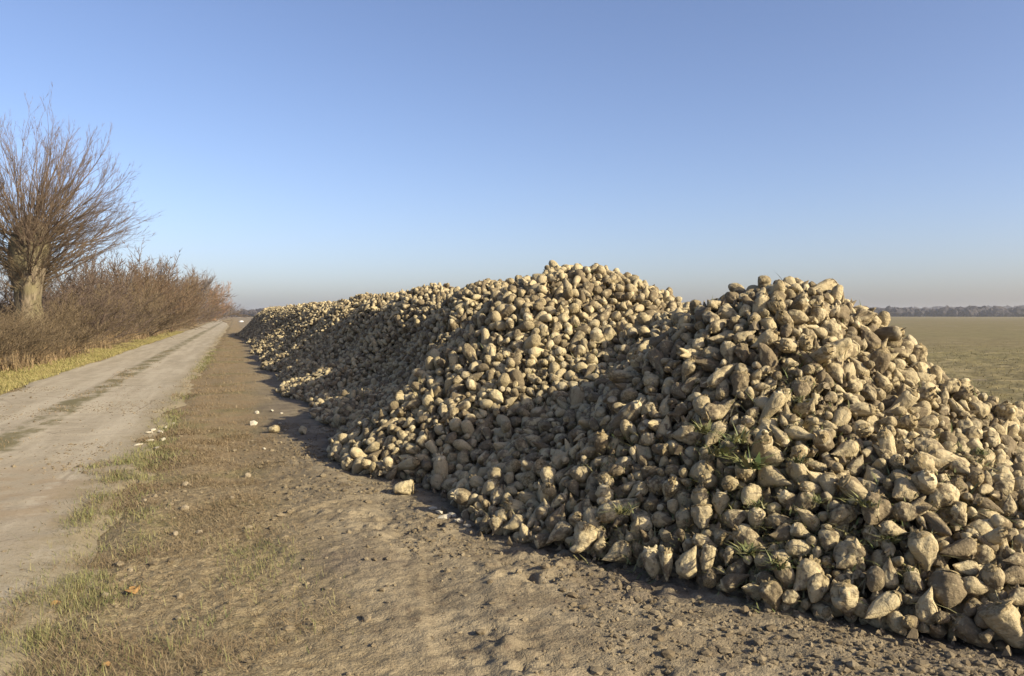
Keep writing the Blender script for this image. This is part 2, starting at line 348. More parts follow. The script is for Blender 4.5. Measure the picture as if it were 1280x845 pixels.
# beets whose place and pose were measured: x, y, z, length, width, axis (crown to tip), shape, tone, label
HAND = [
    (3.07, 3.177, 0.12, 0.232, 0.109, -0.91, 0.05, -0.4, 'long', 'pale', 'pale long beet lying at the very foot, thin end on the soil'),
    (3.235, 3.052, 0.152, 0.192, 0.111, -0.02, -0.07, 1.0, 'pear', 'tan', 'cone shaped beet standing with its point straight up at the foot'),
    (3.449, 2.776, 0.123, 0.212, 0.152, 0.35, -0.45, -0.82, 'wedge', 'pale', 'big pale wedge shaped beet at the foot, last before the frame edge'),
    (3.405, 2.872, 0.136, 0.151, 0.116, -0.93, -0.23, -0.28, 'round', 'muddy', 'muddy round beet tucked behind the big pale wedge shaped one'),
    (3.356, 3.049, 0.215, 0.203, 0.161, -0.46, -0.47, -0.75, 'round', 'muddy', 'fat brown round beet right behind the beet with upright point'),
    (3.487, 2.984, 0.238, 0.168, 0.108, 0.86, -0.5, 0.01, 'pear', 'tan', 'pear shaped beet pointing right, beside the fat brown round one'),
    (3.496, 3.078, 0.302, 0.163, 0.098, -0.98, 0.13, 0.18, 'pear', 'tan', 'shaded beet showing its round crown, above the pear shaped one pointing right'),
    (3.397, 3.23, 0.346, 0.229, 0.147, 0.09, -0.27, -0.96, 'pear', 'pale', 'largest pale pear shaped beet, hanging thin end down above the foot'),
    (3.151, 3.445, 0.3, 0.204, 0.104, -0.14, -0.13, 0.98, 'long', 'tan', 'slim upright beet left of the largest pale pear shaped one'),
    (3.202, 3.262, 0.259, 0.166, 0.112, -0.22, -0.1, 0.97, 'pear', 'tan', 'conical beet pointing up above the pale long lying one'),
    (3.123, 3.283, 0.215, 0.134, 0.108, -0.69, -0.33, -0.64, 'round', 'muddy', 'small earthy round beet above the pale long lying one'),
    (3.248, 3.156, 0.23, 0.115, 0.09, -0.33, -0.52, -0.79, 'round', 'tan', 'small squat beet with green leaf behind the upright point'),
    (2.97, 3.322, 0.115, 0.178, 0.133, -0.1, -0.3, -0.95, 'lumpy', 'tan', 'knobbly upright beet at the foot, left of the pale long lying one'),
    (2.902, 3.543, 0.166, 0.217, 0.156, -0.74, -0.11, -0.66, 'pear', 'tan', 'plump beet sloping down left beside the green blades at the foot'),
    (2.714, 3.578, 0.075, 0.171, 0.125, 0.1, -0.45, -0.89, 'pear', 'muddy', 'earthy egg shaped beet at the foot, left of a tiny round one'),
    (2.78, 3.519, 0.083, 0.1, 0.081, -0.92, -0.3, -0.26, 'round', 'tan', 'tiny round beet on the soil between two bigger ones'),
    (2.657, 3.826, 0.094, 0.176, 0.113, 0.74, -0.45, 0.5, 'pear', 'muddy', 'dark muddy beet at the foot with its pale tip turned up right'),
    (2.675, 3.708, 0.08, 0.151, 0.106, -0.88, -0.08, 0.47, 'pear', 'tan', 'half shaded beet between the dark muddy one and the egg shaped one'),
    (2.912, 3.459, 0.135, 0.167, 0.119, -0.58, -0.37, -0.73, 'round', 'tan', 'round beet in shade below the plump sloping one'),
    (2.836, 3.913, 0.272, 0.245, 0.135, 0.73, -0.48, -0.48, 'pear', 'tan', 'large smooth beet sloping down right above the dark muddy one'),
    (2.957, 3.825, 0.327, 0.169, 0.111, -0.99, 0.03, -0.16, 'pear', 'muddy', 'shaded dull beet right of the large smooth sloping one'),
    (3.035, 3.736, 0.357, 0.13, 0.091, 0.7, -0.64, -0.31, 'pear', 'pale', 'pale stubby beet above the pale oval one'),
    (2.978, 3.684, 0.285, 0.153, 0.099, 0.76, -0.65, 0.01, 'round', 'pale', 'pale oval beet low on the front, under the pale stubby one'),
    (3.103, 3.606, 0.34, 0.133, 0.107, -0.45, -0.41, -0.79, 'round', 'tan', 'round tan beet right of the pale oval one'),
    (2.869, 3.73, 0.219, 0.135, 0.103, -0.93, -0.23, -0.28, 'round', 'tan', 'round beet directly behind the green blades at the foot'),
    (2.528, 4.115, 0.136, 0.21, 0.147, 0.19, -0.24, 0.95, 'pear', 'pale', 'pale bulky beet standing at the left end of the nearest foot row'),
    (2.389, 4.298, 0.077, 0.183, 0.127, 0.02, -0.43, -0.9, 'round', 'tan', 'blunt beet at the foot between the slim one and the bulky one'),
    (2.434, 4.204, 0.09, 0.182, 0.087, -0.07, -0.21, -0.97, 'long', 'tan', 'slim hanging beet beside the pale bulky standing one'),
    (2.643, 4.115, 0.231, 0.16, 0.101, 0.75, -0.57, -0.32, 'pear', 'tan', 'tan beet above the gap right of the pale bulky standing one'),
    (2.706, 4.251, 0.347, 0.15, 0.123, -0.15, -0.45, -0.88, 'wedge', 'pale', 'blocky pale beet catching the light on the left of the front slope'),
    (2.857, 4.094, 0.382, 0.183, 0.116, 0.81, -0.48, 0.34, 'pear', 'tan', 'club shaped beet whose thin end rises to the right'),
    (2.958, 4.126, 0.484, 0.161, 0.127, -0.86, -0.32, -0.39, 'round', 'pale', 'pale round beet resting above the club shaped one'),
    (3.121, 3.471, 0.287, 0.195, 0.147, -0.8, -0.22, -0.56, 'lumpy', 'tan', 'lumpy beet left of the slim upright one'),
    (3.752, 2.996, 0.337, 0.141, 0.102, -0.98, 0.04, 0.17, 'pear', 'muddy', 'dark beet in the shadow at the frame edge, second up from the wedge'),
    (3.656, 2.948, 0.284, 0.169, 0.096, -0.99, 0.13, -0.08, 'long', 'muddy', 'long dark beet lying above the big pale wedge shaped one'),
    (3.592, 2.852, 0.214, 0.146, 0.102, -0.99, -0.06, -0.15, 'pear', 'tan', 'tan beet cut by the frame edge behind the big pale wedge'),
    (3.709, 3.286, 0.497, 0.126, 0.078, 0.21, -0.4, -0.89, 'pear', 'tan', 'small smooth egg shaped beet by the dark hollow'),
    (3.514, 3.438, 0.512, 0.181, 0.115, 0.8, -0.57, 0.17, 'forked', 'tan', 'knobby forked beet whose stubs point right'),
    (3.371, 3.555, 0.487, 0.212, 0.171, -0.7, -0.25, -0.67, 'lumpy', 'muddy', 'big muddy beet with green weeds on it'),
    (3.375, 3.414, 0.423, 0.146, 0.096, 0.85, -0.5, -0.16, 'pear', 'tan', 'beet poking out right below the big muddy one'),
    (3.543, 3.159, 0.377, 0.202, 0.109, -0.98, 0.12, -0.16, 'long', 'muddy', 'long muddy beet in shade right of the largest pale one'),
    (3.568, 3.549, 0.591, 0.184, 0.127, -0.94, -0.16, -0.29, 'lumpy', 'pale', 'bright lumpy beet above the forked one'),
    (3.401, 3.706, 0.566, 0.234, 0.121, 0.64, -0.45, -0.62, 'long', 'tan', 'long beet sliding down right above the big muddy one'),
    (3.371, 2.931, 0.15, 0.079, 0.063, -0.8, -0.22, -0.56, 'round', 'muddy', 'small dark beet in the gap left of the muddy round one'),
    (2.278, 4.575, 0.073, 0.209, 0.143, -0.92, -0.0, -0.4, 'pear', 'tan', 'plump pear shaped beet lying in the foot row above the shaded soil'),
    (2.15, 4.8, 0.112, 0.209, 0.158, -0.43, -0.27, -0.86, 'wedge', 'tan', 'blunt angular beet at the foot edge, in front of its own shadow'),
    (2.05, 4.988, 0.109, 0.21, 0.13, -0.92, -0.0, -0.4, 'pear', 'tan', 'oval beet at the left end of the shaded soil'),
    (1.858, 5.36, 0.098, 0.158, 0.126, -0.93, -0.23, -0.28, 'pear', 'pale', 'small pale beet at the foot, right of a pointed grey one'),
    (1.756, 5.453, 0.072, 0.136, 0.104, -0.18, -0.27, -0.95, 'pear', 'tan', 'small pointed grey beet at the foot, tip on the soil'),
    (1.389, 7.011, 0.055, 0.184, 0.128, -1.0, 0.04, 0.01, 'wedge', 'pale', 'bright chunky beet in the lit foot row beyond the bare soil'),
]

# ------------------------------------------------------------------ packing the heap
beets = []      # dicts: pos, axis, roll, L, W, shape, tone, hand label
grid = {}
CELL = .17
def cells(p, r):
    a = [int(math.floor((p[i] - r) / CELL)) for i in range(3)]; b = [int(math.floor((p[i] + r) / CELL)) for i in range(3)]
    return ((i, j, k) for i in range(a[0], b[0] + 1) for j in range(a[1], b[1] + 1) for k in range(a[2], b[2] + 1))
def clear(p, r, tol):
    for c in cells(p, r):
        for (x, y, z, q) in grid.get(c, ()):
            dx = p[0] - x; dy = p[1] - y; dz = p[2] - z; m = (r + q) * tol
            if dx * dx + dy * dy + dz * dz < m * m: return False
    return True
def put(p, r):
    t = (p[0], p[1], p[2], r)
    for c in cells(p, r): grid.setdefault(c, []).append(t)
def spheres(p, ax, L, W, shape):
    # fat crown half and thinner tip half
    f = L * .5
    k1 = f - W * .46
    s = [((p[0] - ax[0] * k1, p[1] - ax[1] * k1, p[2] - ax[2] * k1), W * .46)]
    if L > 1.15 * W:
        k2 = f - W * .34
        s.append(((p[0] + ax[0] * k2 * .75, p[1] + ax[1] * k2 * .75, p[2] + ax[2] * k2 * .75), W * (.30 if shape != 'wedge' else .38)))
    return s
def add_beet(p, ax, L, W, shape, tone, label=None, strict=None):
    sp = spheres(p, ax, L, W, shape)
    if strict is not None:
        for c, r in sp:
            if not clear(c, r, strict): return False
    for c, r in sp: put(c, r)
    beets.append(dict(p=np.array(p, float), ax=np.array(ax, float), L=L, W=W, shape=shape, tone=tone, label=label, roll=float(rng.uniform(0, 6.28))))
    return True
for x, y, z, L, W, ax, ay, az, sh, tn, lb in HAND:
    a = np.array([ax, ay, az]); a /= np.linalg.norm(a)
    # rest it on the soil when it would sink: the lowest of its two ends touches the ground
    low = min(c[2] - r for c, r in spheres((x, y, z), a, L, W, sh))
    if low < -.012: z = z - low - .012
    add_beet((x, y, z), a, L, W, sh, tn, lb)
SHAPES = ['round', 'pear', 'long', 'lumpy', 'wedge', 'forked']; SW = [.17, .31, .18, .18, .09, .07]
def pack(n, x0, x1, y0, y1, smin, smax, depths, tol):
    X = rng.uniform(x0, x1, n); Y = rng.uniform(y0, y1, n); H = heap_h(X, Y); N = heap_n(X, Y)
    sh = rng.choice(SHAPES, n, p=SW); SZ = rng.uniform(smin, smax, n); U = rng.normal(size=(n, 3)); up = rng.uniform(-1, 1, n); kk = rng.random(n)
    fr = rng.random(n)
    tn = rng.choice(['pale', 'tan', 'muddy'], n, p=[.36, .42, .22]); cnt = 0
    for i in range(n):
        if H[i] < .06: continue
        nn = N[i]; W = SZ[i]; s = str(sh[i]); L = W / RATIO[s] * (.86 + .28 * kk[i])
        t = U[i] - nn * (U[i] @ nn); t /= np.linalg.norm(t) + 1e-9
        o = (up[i] * .55 if kk[i] < .72 else (1 if up[i] > 0 else -1) * (1.2 + fr[i]))
        ax = t + nn * o; ax /= np.linalg.norm(ax)
        base = np.array([X[i], Y[i], max(H[i], 0)])
        for dpt in depths:
            p = base + nn * dpt
            low = min(c[2] - r for c, r in spheres(p, ax, L, W, s))
            if low < -.015: p = p + np.array([0, 0, -.015 - low])
            if (p[2] - base[2]) * nn[2] > .05: break
            if add_beet(p, ax, L, W, s, str(tn[i]), None, tol): cnt += 1; break
    return cnt
D1 = (-.14, -.105, -.07, -.04, -.012, .012)
pack(9000, 1.2, 7.2, 2.4, 8.0, 0.093, 0.146, D1, .90)
pack(16000, 1.2, 7.2, 2.4, 8.0, 0.060, 0.108, D1, .90)
pack(14000, 1.2, 7.2, 2.4, 8.0, 0.042, 0.066, D1, .90)
pack(16000, .5, 5.6, 8.0, 16.0, 0.088, 0.133, D1, .90)
pack(22000, .5, 5.4, 8.0, 16.0, 0.065, 0.113, D1, .90)
pack(20000, .2, 5.2, 16.0, 30.0, 0.093, 0.133, D1[1:], .88)
pack(12000, .2, 5.2, 16.0, 30.0, 0.074, 0.113, D1[1:], .88)
pack(40000, -.1, 4.7, 30.0, 72.0, 0.098, 0.141, D1[2:], .86)
NB = len(beets)

# which beets show largest: paint their two spheres far to near into an id buffer
W2, H2 = 768, 507
buf = np.full((H2, W2), -1, np.int32)
Pz = np.array([b['p'] for b in beets]); dz = (Pz - CAM) @ VF
dh = np.linalg.norm(Pz - CAM, axis=1)
near = [i for i in np.argsort(-dh) if dz[i] < 30 and dz[i] > .5]
k2 = W2 / 1280
for i in near:
    b = beets[i]
    for c, r in spheres(b['p'], b['ax'], b['L'], b['W'], b['shape']):
        x, y, z = project(c); x *= k2; y *= k2; rr = r * 1.05 * FPX / z * k2
        x0 = max(int(x - rr), 0); x1 = min(int(x + rr) + 2, W2); y0 = max(int(y - rr), 0); y1 = min(int(y + rr) + 2, H2)
        if x1 <= x0 or y1 <= y0: continue
        yy, xx = np.ogrid[y0:y1, x0:x1]
        buf[y0:y1, x0:x1][(xx - x) ** 2 + (yy - y) ** 2 <= rr * rr] = i
ids, cn = np.unique(buf[buf >= 0], return_counts=True)
order = ids[np.argsort(-cn)]; vis = dict(zip(ids.tolist(), cn.tolist()))
sel = [i for i in range(NB) if beets[i]['label']]
for i in order.tolist():
    if len(sel) >= 296: break
    if not beets[i]['label']: sel.append(i)
selset = set(sel)

def frame(ax, roll):
    z = -np.asarray(ax, float); z /= np.linalg.norm(z)      # tip is at -Z
    t = np.array([1., 0, 0]) if abs(z[0]) < .9 else np.array([0, 1., 0])
    x = np.cross(t, z); x /= np.linalg.norm(x); y = np.cross(z, x)
    x2 = x * math.cos(roll) + y * math.sin(roll); y2 = np.cross(z, x2)
    return np.stack([x2, y2, z], 1)

# ---- the far and hidden beets: one object of stuff
VARS = {}
def variants(nu, nv, nvar):
    k = (nu, nv)
    if k not in VARS: VARS[k] = {s: [beet_shape(s, 100 + 13 * q + 7 * SHAPES.index(s), nu, nv) for q in range(nvar)] for s in SHAPES}
    return VARS[k]
Vs, Qs, As = [], [], []; off = 0
for lo, hi, nu, nv in ((0, 9, 22, 18), (9, 18, 12, 10), (18, 36, 8, 7), (36, 200, 6, 5)):
    vr = variants(nu, nv, 5)
    idx = [i for i in range(NB) if i not in selset and lo <= dh[i] < hi]
    for s in SHAPES:
        for q in range(5):
            ii = [i for i in idx if beets[i]['shape'] == s and i % 5 == q]
            if not ii: continue
            V, Q, A = vr[s][q]
            F = np.array([frame(beets[i]['ax'], beets[i]['roll']) for i in ii])
            S = np.array([[beets[i]['W'] / .6, beets[i]['W'] / .6, beets[i]['L']] for i in ii])
            Pp = Pz[ii]
            X = np.einsum('nij,nvj->nvi', F, V[None] * S[:, None]) + Pp[:, None]
            n, m = X.shape[:2]
            Vs.append(X.reshape(-1, 3)); Qs.append((Q[None] + (np.arange(n) * m)[:, None, None]).reshape(-1, 4) + off); As.append(np.tile(A, n)); off += n * m
nb_beet_faces = sum(len(q) for q in Qs)
# the earthy inside that closes the gaps, its colour darkened to stand for their shade
gx = np.arange(-.2, 7.6, .1); gy = np.concatenate([np.arange(2.2, 12, .1), np.arange(12, 73, .25)])
GX, GY = np.meshgrid(gx, gy); GH = heap_h(GX, GY)
GN = heap_n(GX, GY)
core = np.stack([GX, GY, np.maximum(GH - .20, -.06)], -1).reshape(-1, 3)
nx, ny = len(gx), len(gy)
I = (np.arange(ny - 1)[:, None] * nx + np.arange(nx - 1)[None]).ravel()
cq = np.stack([I, I + 1, I + nx + 1, I + nx], -1)
cq = cq[(core[cq][:, :, 2].max(1) > -.05)]
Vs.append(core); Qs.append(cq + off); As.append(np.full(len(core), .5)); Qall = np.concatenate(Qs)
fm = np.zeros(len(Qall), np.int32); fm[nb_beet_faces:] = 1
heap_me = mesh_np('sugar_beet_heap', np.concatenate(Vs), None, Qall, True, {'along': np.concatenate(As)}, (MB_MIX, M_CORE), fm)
heap = link('sugar_beet_heap', heap_me)
tag(heap, 'long heap of harvested sugar beets heaped beside the farm track', 'beet heap', kind='stuff')

# ---- leaf tufts
def leaf_tuft(seed, n, hgt, wid, spread):
    r = np.random.default_rng(seed)
    P = np.stack([r.normal(0, spread, n), r.normal(0, spread, n), np.full(n, -.02)], -1)
    V, T, Q = blades(P, r.uniform(0, 6.28, n), r.uniform(.4, 1.1, n) * hgt, r.uniform(.35, .99, n), np.where(r.random(n) < .2, 2.6, r.uniform(.5, 1.5, n)) * wid, r.uniform(.3, 1.6, n))
    return mesh_np('leaf_tuft', V, T, Q, False, None, (M_LEAF,))
TUFTS = [leaf_tuft(40 + k, 34 + 8 * k, .12, .010, .028) for k in range(4)]

# ---- the 300 beets that show largest: each one an object with its crown
HI = {}
def hi_mesh(shape, q):
    k = (shape, q)
    if k not in HI:
        V, Q, A = beet_shape(shape, 900 + 31 * q + 7 * SHAPES.index(shape), 44, 36, 1.0, .6)
        V = V * [.2 / .6 * .72, .2 / .6 * .72, .2]         # 0.144 m wide, 0.2 m long at scale 1
        me = mesh_np('root', V, None, Q, True, {'along': A}, (MB['tan'],))
        cV, cQ = crown_shape(shape, 900 + 31 * q, .2, .144)
        cm = mesh_np('crown', cV, None, cQ, False, None, (M_CROWN,))
        HI[k] = (me, cm)
    return HI[k]
def band(h):
    return ('foot', 'lower part', 'middle', 'upper part', 'crest')[int(np.searchsorted([.28, .7, 1.15, 1.6], h))]
def side(p):
    px = project(p)[0]
    return 'second mound' if p[1] > 7.0 and px < 800 else 'left flank' if px < 800 else 'front face' if px < 1060 else 'right flank'
def pose(b):
    a = b['ax']; v = a @ VF; u = a @ VU; r = a @ VR
    if v > .72: return 'crown facing out'
    if v < -.72: return 'tip facing out'
    if u > .6: return 'tip upward'
    if u < -.6: return 'tip downward'
    return 'tip pointing right' if r > 0 else 'tip pointing left'
WORD = {'round': 'round', 'pear': 'pear-shaped', 'long': 'slender', 'lumpy': 'lumpy', 'wedge': 'blunt', 'forked': 'forked'}
buckets = {}
for i in sel:
    b = beets[i]
    if b['label']: continue
    big = 'big ' if b['W'] > .128 else 'small ' if b['W'] < .098 else ''
    k = (big + b['tone'], WORD[b['shape']], pose(b), band(b['p'][2]), side(b['p']))
    buckets.setdefault(k, []).append(i)
ORD = ['leftmost', 'second', 'third', 'fourth', 'fifth', 'sixth', 'seventh', 'eighth', 'ninth']
for k, ii in buckets.items():
    base = '%s %s beet, %s, %s of %s' % (k[0], k[1], k[2], k[3], k[4])
    if len(ii) == 1: beets[ii[0]]['label'] = base; continue
    if len(ii) == 2:
        ii.sort(key=lambda i: beets[i]['p'][2])
        beets[ii[0]]['label'] = base + ', lower of two'; beets[ii[1]]['label'] = base + ', upper of two'; continue
    ii.sort(key=lambda i: -beets[i]['p'][2])
    for n_, i in enumerate(ii): beets[i]['label'] = base + ', ' + ('topmost' if n_ == 0 else 'lowest' if n_ == len(ii) - 1 else ORD[min(n_, 8)] + ' from top')
def beet_thing(me, cm, tone, cut=False):
    o = link('sugar_beet', None); r = link('root', me, o); k = link('crown', cm, o)
    k.material_slots[0].link = 'OBJECT'; k.material_slots[0].material = M_CUT if cut else M_CROWN
    r.material_slots[0].link = 'OBJECT'; r.material_slots[0].material = MB[tone]
    return o
for n_, i in enumerate(sel):
    b = beets[i]; me, cm = hi_mesh(b['shape'], i % 7)
    o = beet_thing(me, cm, b['tone'], n_ % 5 == 1)
    o.matrix_world = Matrix.Translation(Vector(b['p'])) @ Matrix(frame(b['ax'], b['roll']).tolist()).to_4x4() @ Matrix.Diagonal((b['W'] / .144, b['W'] / .144, b['L'] / .2, 1))
    tag(o, b['label'], 'sugar beet', 'sugar beets on the near face of the heap')
    if 'green leaf' in b['label']: link('leaf_tuft', TUFTS[0], o, (0, 0, .1))

# ------------------------------------------------------------------ ground
def graded(lo, hi, a, b, step, g):
    m = np.arange(a, b + 1e-6, step); out = list(m)
    s = step; v = b
    while v < hi: s *= g; v += s; out.append(min(v, hi))
    s = step; v = a; pre = []
    while v > lo: s *= g; v -= s; pre.append(max(v, lo))
    return np.array(pre[::-1] + out)
def grid_mesh(name, xs, ys, zf, mats, attrs=None):
    GX, GY = np.meshgrid(xs, ys); Z = zf(GX, GY); nx, ny = len(xs), len(ys)
    I = (np.arange(ny - 1)[:, None] * nx + np.arange(nx - 1)[None]).ravel()
    return mesh_np(name, np.stack([GX, GY, Z], -1).reshape(-1, 3), None, np.stack([I, I + 1, I + nx + 1, I + nx], -1), True, attrs, mats)
ROAD_L, ROAD_R = -4.62, -.98
def soil_z(X, Y):
    d = np.hypot(X, Y); near = sstep(26, 8, d)
    fine = sstep(13, 6, d)
    z = .030 * vnoise(X * 1.1, Y * .6, s=20) + .018 * vnoise(X * 2.6, Y * 2.2, s=21) * near
    rid = 1 - np.abs(vnoise(X * 6.5, Y * 6.5, s=22)); rough = sstep(-.25, .5, vnoise(X * 1.7 + 5, Y * 1.7, s=23)) * (.25 + .75 * sstep(.1, .9, X + .3 * vnoise(X, Y, s=19)))
    z = z + near * (.014 * (rid - .6) * (.35 + .65 * rough)) + fine * (.019 * vnoise(X * 14, Y * 14, s=24) + .013 * vnoise(X * 27, Y * 27, s=25)) * (.35 + .65 * rough) + fine * .006 * vnoise(X * 44, Y * 44, s=28)
    holes = sstep(.52, .8, vnoise(X * 8.3 + 3, Y * 8.3, s=26)); z = z - near * holes * .034 * rough
    rut = np.exp(-((X - 1.05 - .18 * vnoise(Y * .3, Y * 0, s=27)) / .16) ** 2) * .02 * sstep(9, 6, Y) * sstep(-5, 1, Y)
    xc = .75 + .22 * (Y - 2.5) + .03 * vnoise(Y * .8, Y * 0, s=29); q = np.abs(X - xc); band_ = sstep(.20, .15, q) * sstep(9, 7, Y) * sstep(1.2, 2, Y)     # one tyre track
    z = z * (1 - .35 * band_) - band_ * (.007 - .005 * sstep(-.2, .5, np.sin(2 * np.pi * (Y * 5.5 + q * 4.0)))) + .005 * np.exp(-((q - .22) / .05) ** 2) * sstep(9, 7, Y) * sstep(1.2, 2, Y)
    return z - rut
def ground_z(X, Y):
    z = soil_z(X, Y)
    road = sstep(ROAD_L - .5, ROAD_L + .1, X) * sstep(ROAD_R + .35, ROAD_R - .1, X)
    z = z * (1 - road) - .035 * road
    left = sstep(-4.9, -6.4, X) * sstep(-40, -12, X)
    return z + .10 * left
def road_z(X, Y):
    return .004 + .012 * vnoise(X * .9, Y * .5, s=30) + .005 * vnoise(X * 5, Y * 5, s=31) * sstep(20, 8, Y) + .012 * np.exp(-((X + 2.75) / .3) ** 2)

# soil: dried mud near the heap, dry turf along the road
M = Mat('soil', .95, .08); P = M.pos(); x, y, z = M.xyz(P)
n1 = M.noise(P, .55, 4, .6); n2 = M.noise(P, 3.2, 4, .6); n3 = M.noise(P, 17, 4, .65); n4 = M.noise(P, 70, 3, .65)
mud = M.mix(M.ramp(n2, .32, .68), (.18, .143, .092), (.285, .23, .148))
mud = M.mix(M.math('MULTIPLY', M.math('MULTIPLY', M.ramp(n3, .50, .66), M.ramp(n2, .62, .40)), .75), mud, (.115, .085, .058))
mud = M.mix(M.math('MULTIPLY', M.ramp(n4, .55, .75), .42), mud, (.41, .34, .21))
damp = M.ramp(n1, .50, .64)
n5 = M.noise(P, 190, 2, .6)
mud = M.mix(M.math('MULTIPLY', M.ramp(n5, .56, .68), .45), mud, (.10, .078, .055))
mud = M.mix(M.math('MULTIPLY', damp, .55), mud, (.14, .11, .082))
turf = M.mix(M.ramp(n3, .35, .65), (.19, .145, .083), (.28, .222, .13))
orange = M.math('MULTIPLY', M.ramp(M.math('ADD', y, M.math('MULTIPLY', n1, 6)), 9, 14), M.ramp(n2, .3, .6))
turf = M.mix(M.math('MULTIPLY', M.ramp(n5, .54, .66), .5), turf, (.10, .075, .045))
turf = M.mix(M.math('MULTIPLY_ADD', orange, .40, .04), turf, (.30, .19, .095))
turf = M.mix(M.math('MULTIPLY', M.ramp(n1, .5, .62), .45), turf, (.155, .15, .055))
turf = M.mix(M.math('MULTIPLY', M.ramp(n4, .5, .66), .6), turf, (.12, .085, .045))
fib = M.noise(P, 44, 5, .75)
turf = M.mix(M.math('MULTIPLY', M.ramp(fib, .52, .64), .5), turf, (.38, .31, .18))
e = M.math('ADD', x, M.math('MULTIPLY', M.math('SUBTRACT', n1, .5), 1.6)); e = M.math('ADD', e, M.math('MULTIPLY', M.math('SUBTRACT', n3, .5), .8))
side_r = M.ramp(e, .05, .85)
M.color(M.mix(side_r, turf, mud)); M.bump(M.math('ADD', n4, M.math('MULTIPLY', n3, 1.5)), .9, .012)
M_SOIL = M.m
g = link('ground', grid_mesh('ground', graded(-1500, 1500, -1.3, 3.9, .019, 1.09), graded(-80, 1500, 2.0, 7.6, .019, 1.04), ground_z, (M_SOIL,)))
tag(g, kind='structure')

# road
M = Mat('road', .92, .1); P = M.pos(); x, y, z = M.xyz(P)
n1 = M.noise(P, .45, 4, .6); n2 = M.noise(P, 2.4, 5, .65); n3 = M.noise(P, 26, 4, .7); n4 = M.noise(P, 110, 2, .6); ns = M.noise(M.scl(P, (2.2, .22, 1)), 1.2, 4, .6)
c = M.mix(M.ramp(n2, .3, .7), (.295, .245, .168), (.38, .322, .228))
c = M.mix(M.math('MULTIPLY', M.ramp(ns, .40, .64), .7), c, (.45, .385, .28))
c = M.mix(M.math('MULTIPLY', M.ramp(n3, .53, .66), .55), c, (.20, .155, .10))
vo = M.n('ShaderNodeTexVoronoi', feature='DISTANCE_TO_EDGE'); M.l(M.mix(.12, P, M.n('ShaderNodeTexNoise').outputs['Color']), vo.inputs['Vector']); vo.inputs['Scale'].default_value = .8
c = M.mix(M.math('MULTIPLY', M.math('MULTIPLY', M.ramp(vo.outputs[0], .02, .004), M.ramp(n1, .48, .56)), .45), c, (.16, .125, .08))
c = M.mix(M.math('MULTIPLY', M.ramp(n4, .55, .7), .30), c, (.50, .45, .36))
# soil carried across the road
soilm = M.math('MULTIPLY', M.ramp(n2, .40, .60), M.math('MULTIPLY', M.ramp(y, 5.4, 7.4), M.ramp(y, 10.5, 8.6)))
c = M.mix(M.math('MULTIPLY', soilm, .65), c, (.255, .185, .11))
edge = M.math('ADD', M.math('ADD', x, M.math('MULTIPLY', M.math('SUBTRACT', n3, .5), .5)), M.math('MULTIPLY', M.math('SUBTRACT', n2, .5), 1.1))
c = M.mix(M.math('MULTIPLY', M.ramp(edge, -1.55, -1.05), .75), c, (.25, .20, .115))
c = M.mix(M.math('MULTIPLY', M.ramp(M.math('ADD', x, M.math('MULTIPLY', n2, .4)), -4.25, -4.5), .6), c, (.22, .19, .09))
cen = M.math('SUBTRACT', .36, M.math('ABSOLUTE', M.math('ADD', x, M.math('MULTIPLY_ADD', M.math('SUBTRACT', n2, .5), .5, 2.76))))
cen = M.math('MULTIPLY', M.ramp(cen, .05, .2), M.ramp(M.noise(M.scl(P, (1, .5, 1)), 1.5, 5, .7), .40, .56))
c = M.mix(M.math('MULTIPLY', cen, .9), c, M.mix(n3, (.105, .092, .042), (.19, .16, .08)))
M.color(c); M.bump(M.math('ADD', n3, n4), .55, .008)
rys = graded(-60, 420, 2.0, 14, .05, 1.035); rxs = np.linspace(0, 1, 70)
GU, GY = np.meshgrid(rxs, rys)
we = sstep(120, 30, np.abs(GY))
BENDX = 3.4 * sstep(110, 270, GY)
RX = -BENDX + (ROAD_L + .16 * vnoise(GY * .55, GY * 0, s=33) + .06 * vnoise(GY * 2.7, GY * 0, s=34)) * (1 - GU) + (ROAD_R + .15 * vnoise(GY * .7, GY * 0, s=35) + .08 * vnoise(GY * 3.3, GY * 0, s=36)) * GU
RZ = road_z(RX, GY) - .03 * np.maximum(sstep(.05, 0, GU), sstep(.95, 1, GU))
nx, ny = len(rxs), len(rys); I = (np.arange(ny - 1)[:, None] * nx + np.arange(nx - 1)[None]).ravel()
o = link('road', mesh_np('road', np.stack([RX, GY, RZ], -1).reshape(-1, 3), None, np.stack([I, I + 1, I + nx + 1, I + nx], -1), True, None, (M.m,)))
tag(o, kind='structure')

# field beyond the heap
M = Mat('field', .95, .08); P = M.pos(); x, y, z = M.xyz(P)
n1 = M.noise(P, .035, 4, .6); n2 = M.noise(P, .5, 5, .65); n3 = M.noise(P, 5, 4, .7); row = M.noise(M.scl(P, (.25, 2.4, 1)), 1.0, 5, .65)
c = M.mix(M.ramp(n2, .3, .7), (.165, .132, .066), (.225, .185, .09))
c = M.mix(M.math('MULTIPLY', M.ramp(n1, .4, .62), .55), c, (.175, .155, .068))
c = M.mix(M.math('MULTIPLY', M.ramp(row, .48, .62), .55), c, (.105, .085, .045))
c = M.mix(M.math('MULTIPLY', M.ramp(n3, .48, .64), .5), c, (.095, .075, .04))
n6 = M.noise(M.scl(P, (.5, 1.6, 1)), 1.3, 5, .75)
c = M.mix(M.math('MULTIPLY', M.ramp(n6, .5, .62), .5), c, (.30, .245, .135))
M.color(c); M.bump(M.math('ADD', n3, row), .8, .05)
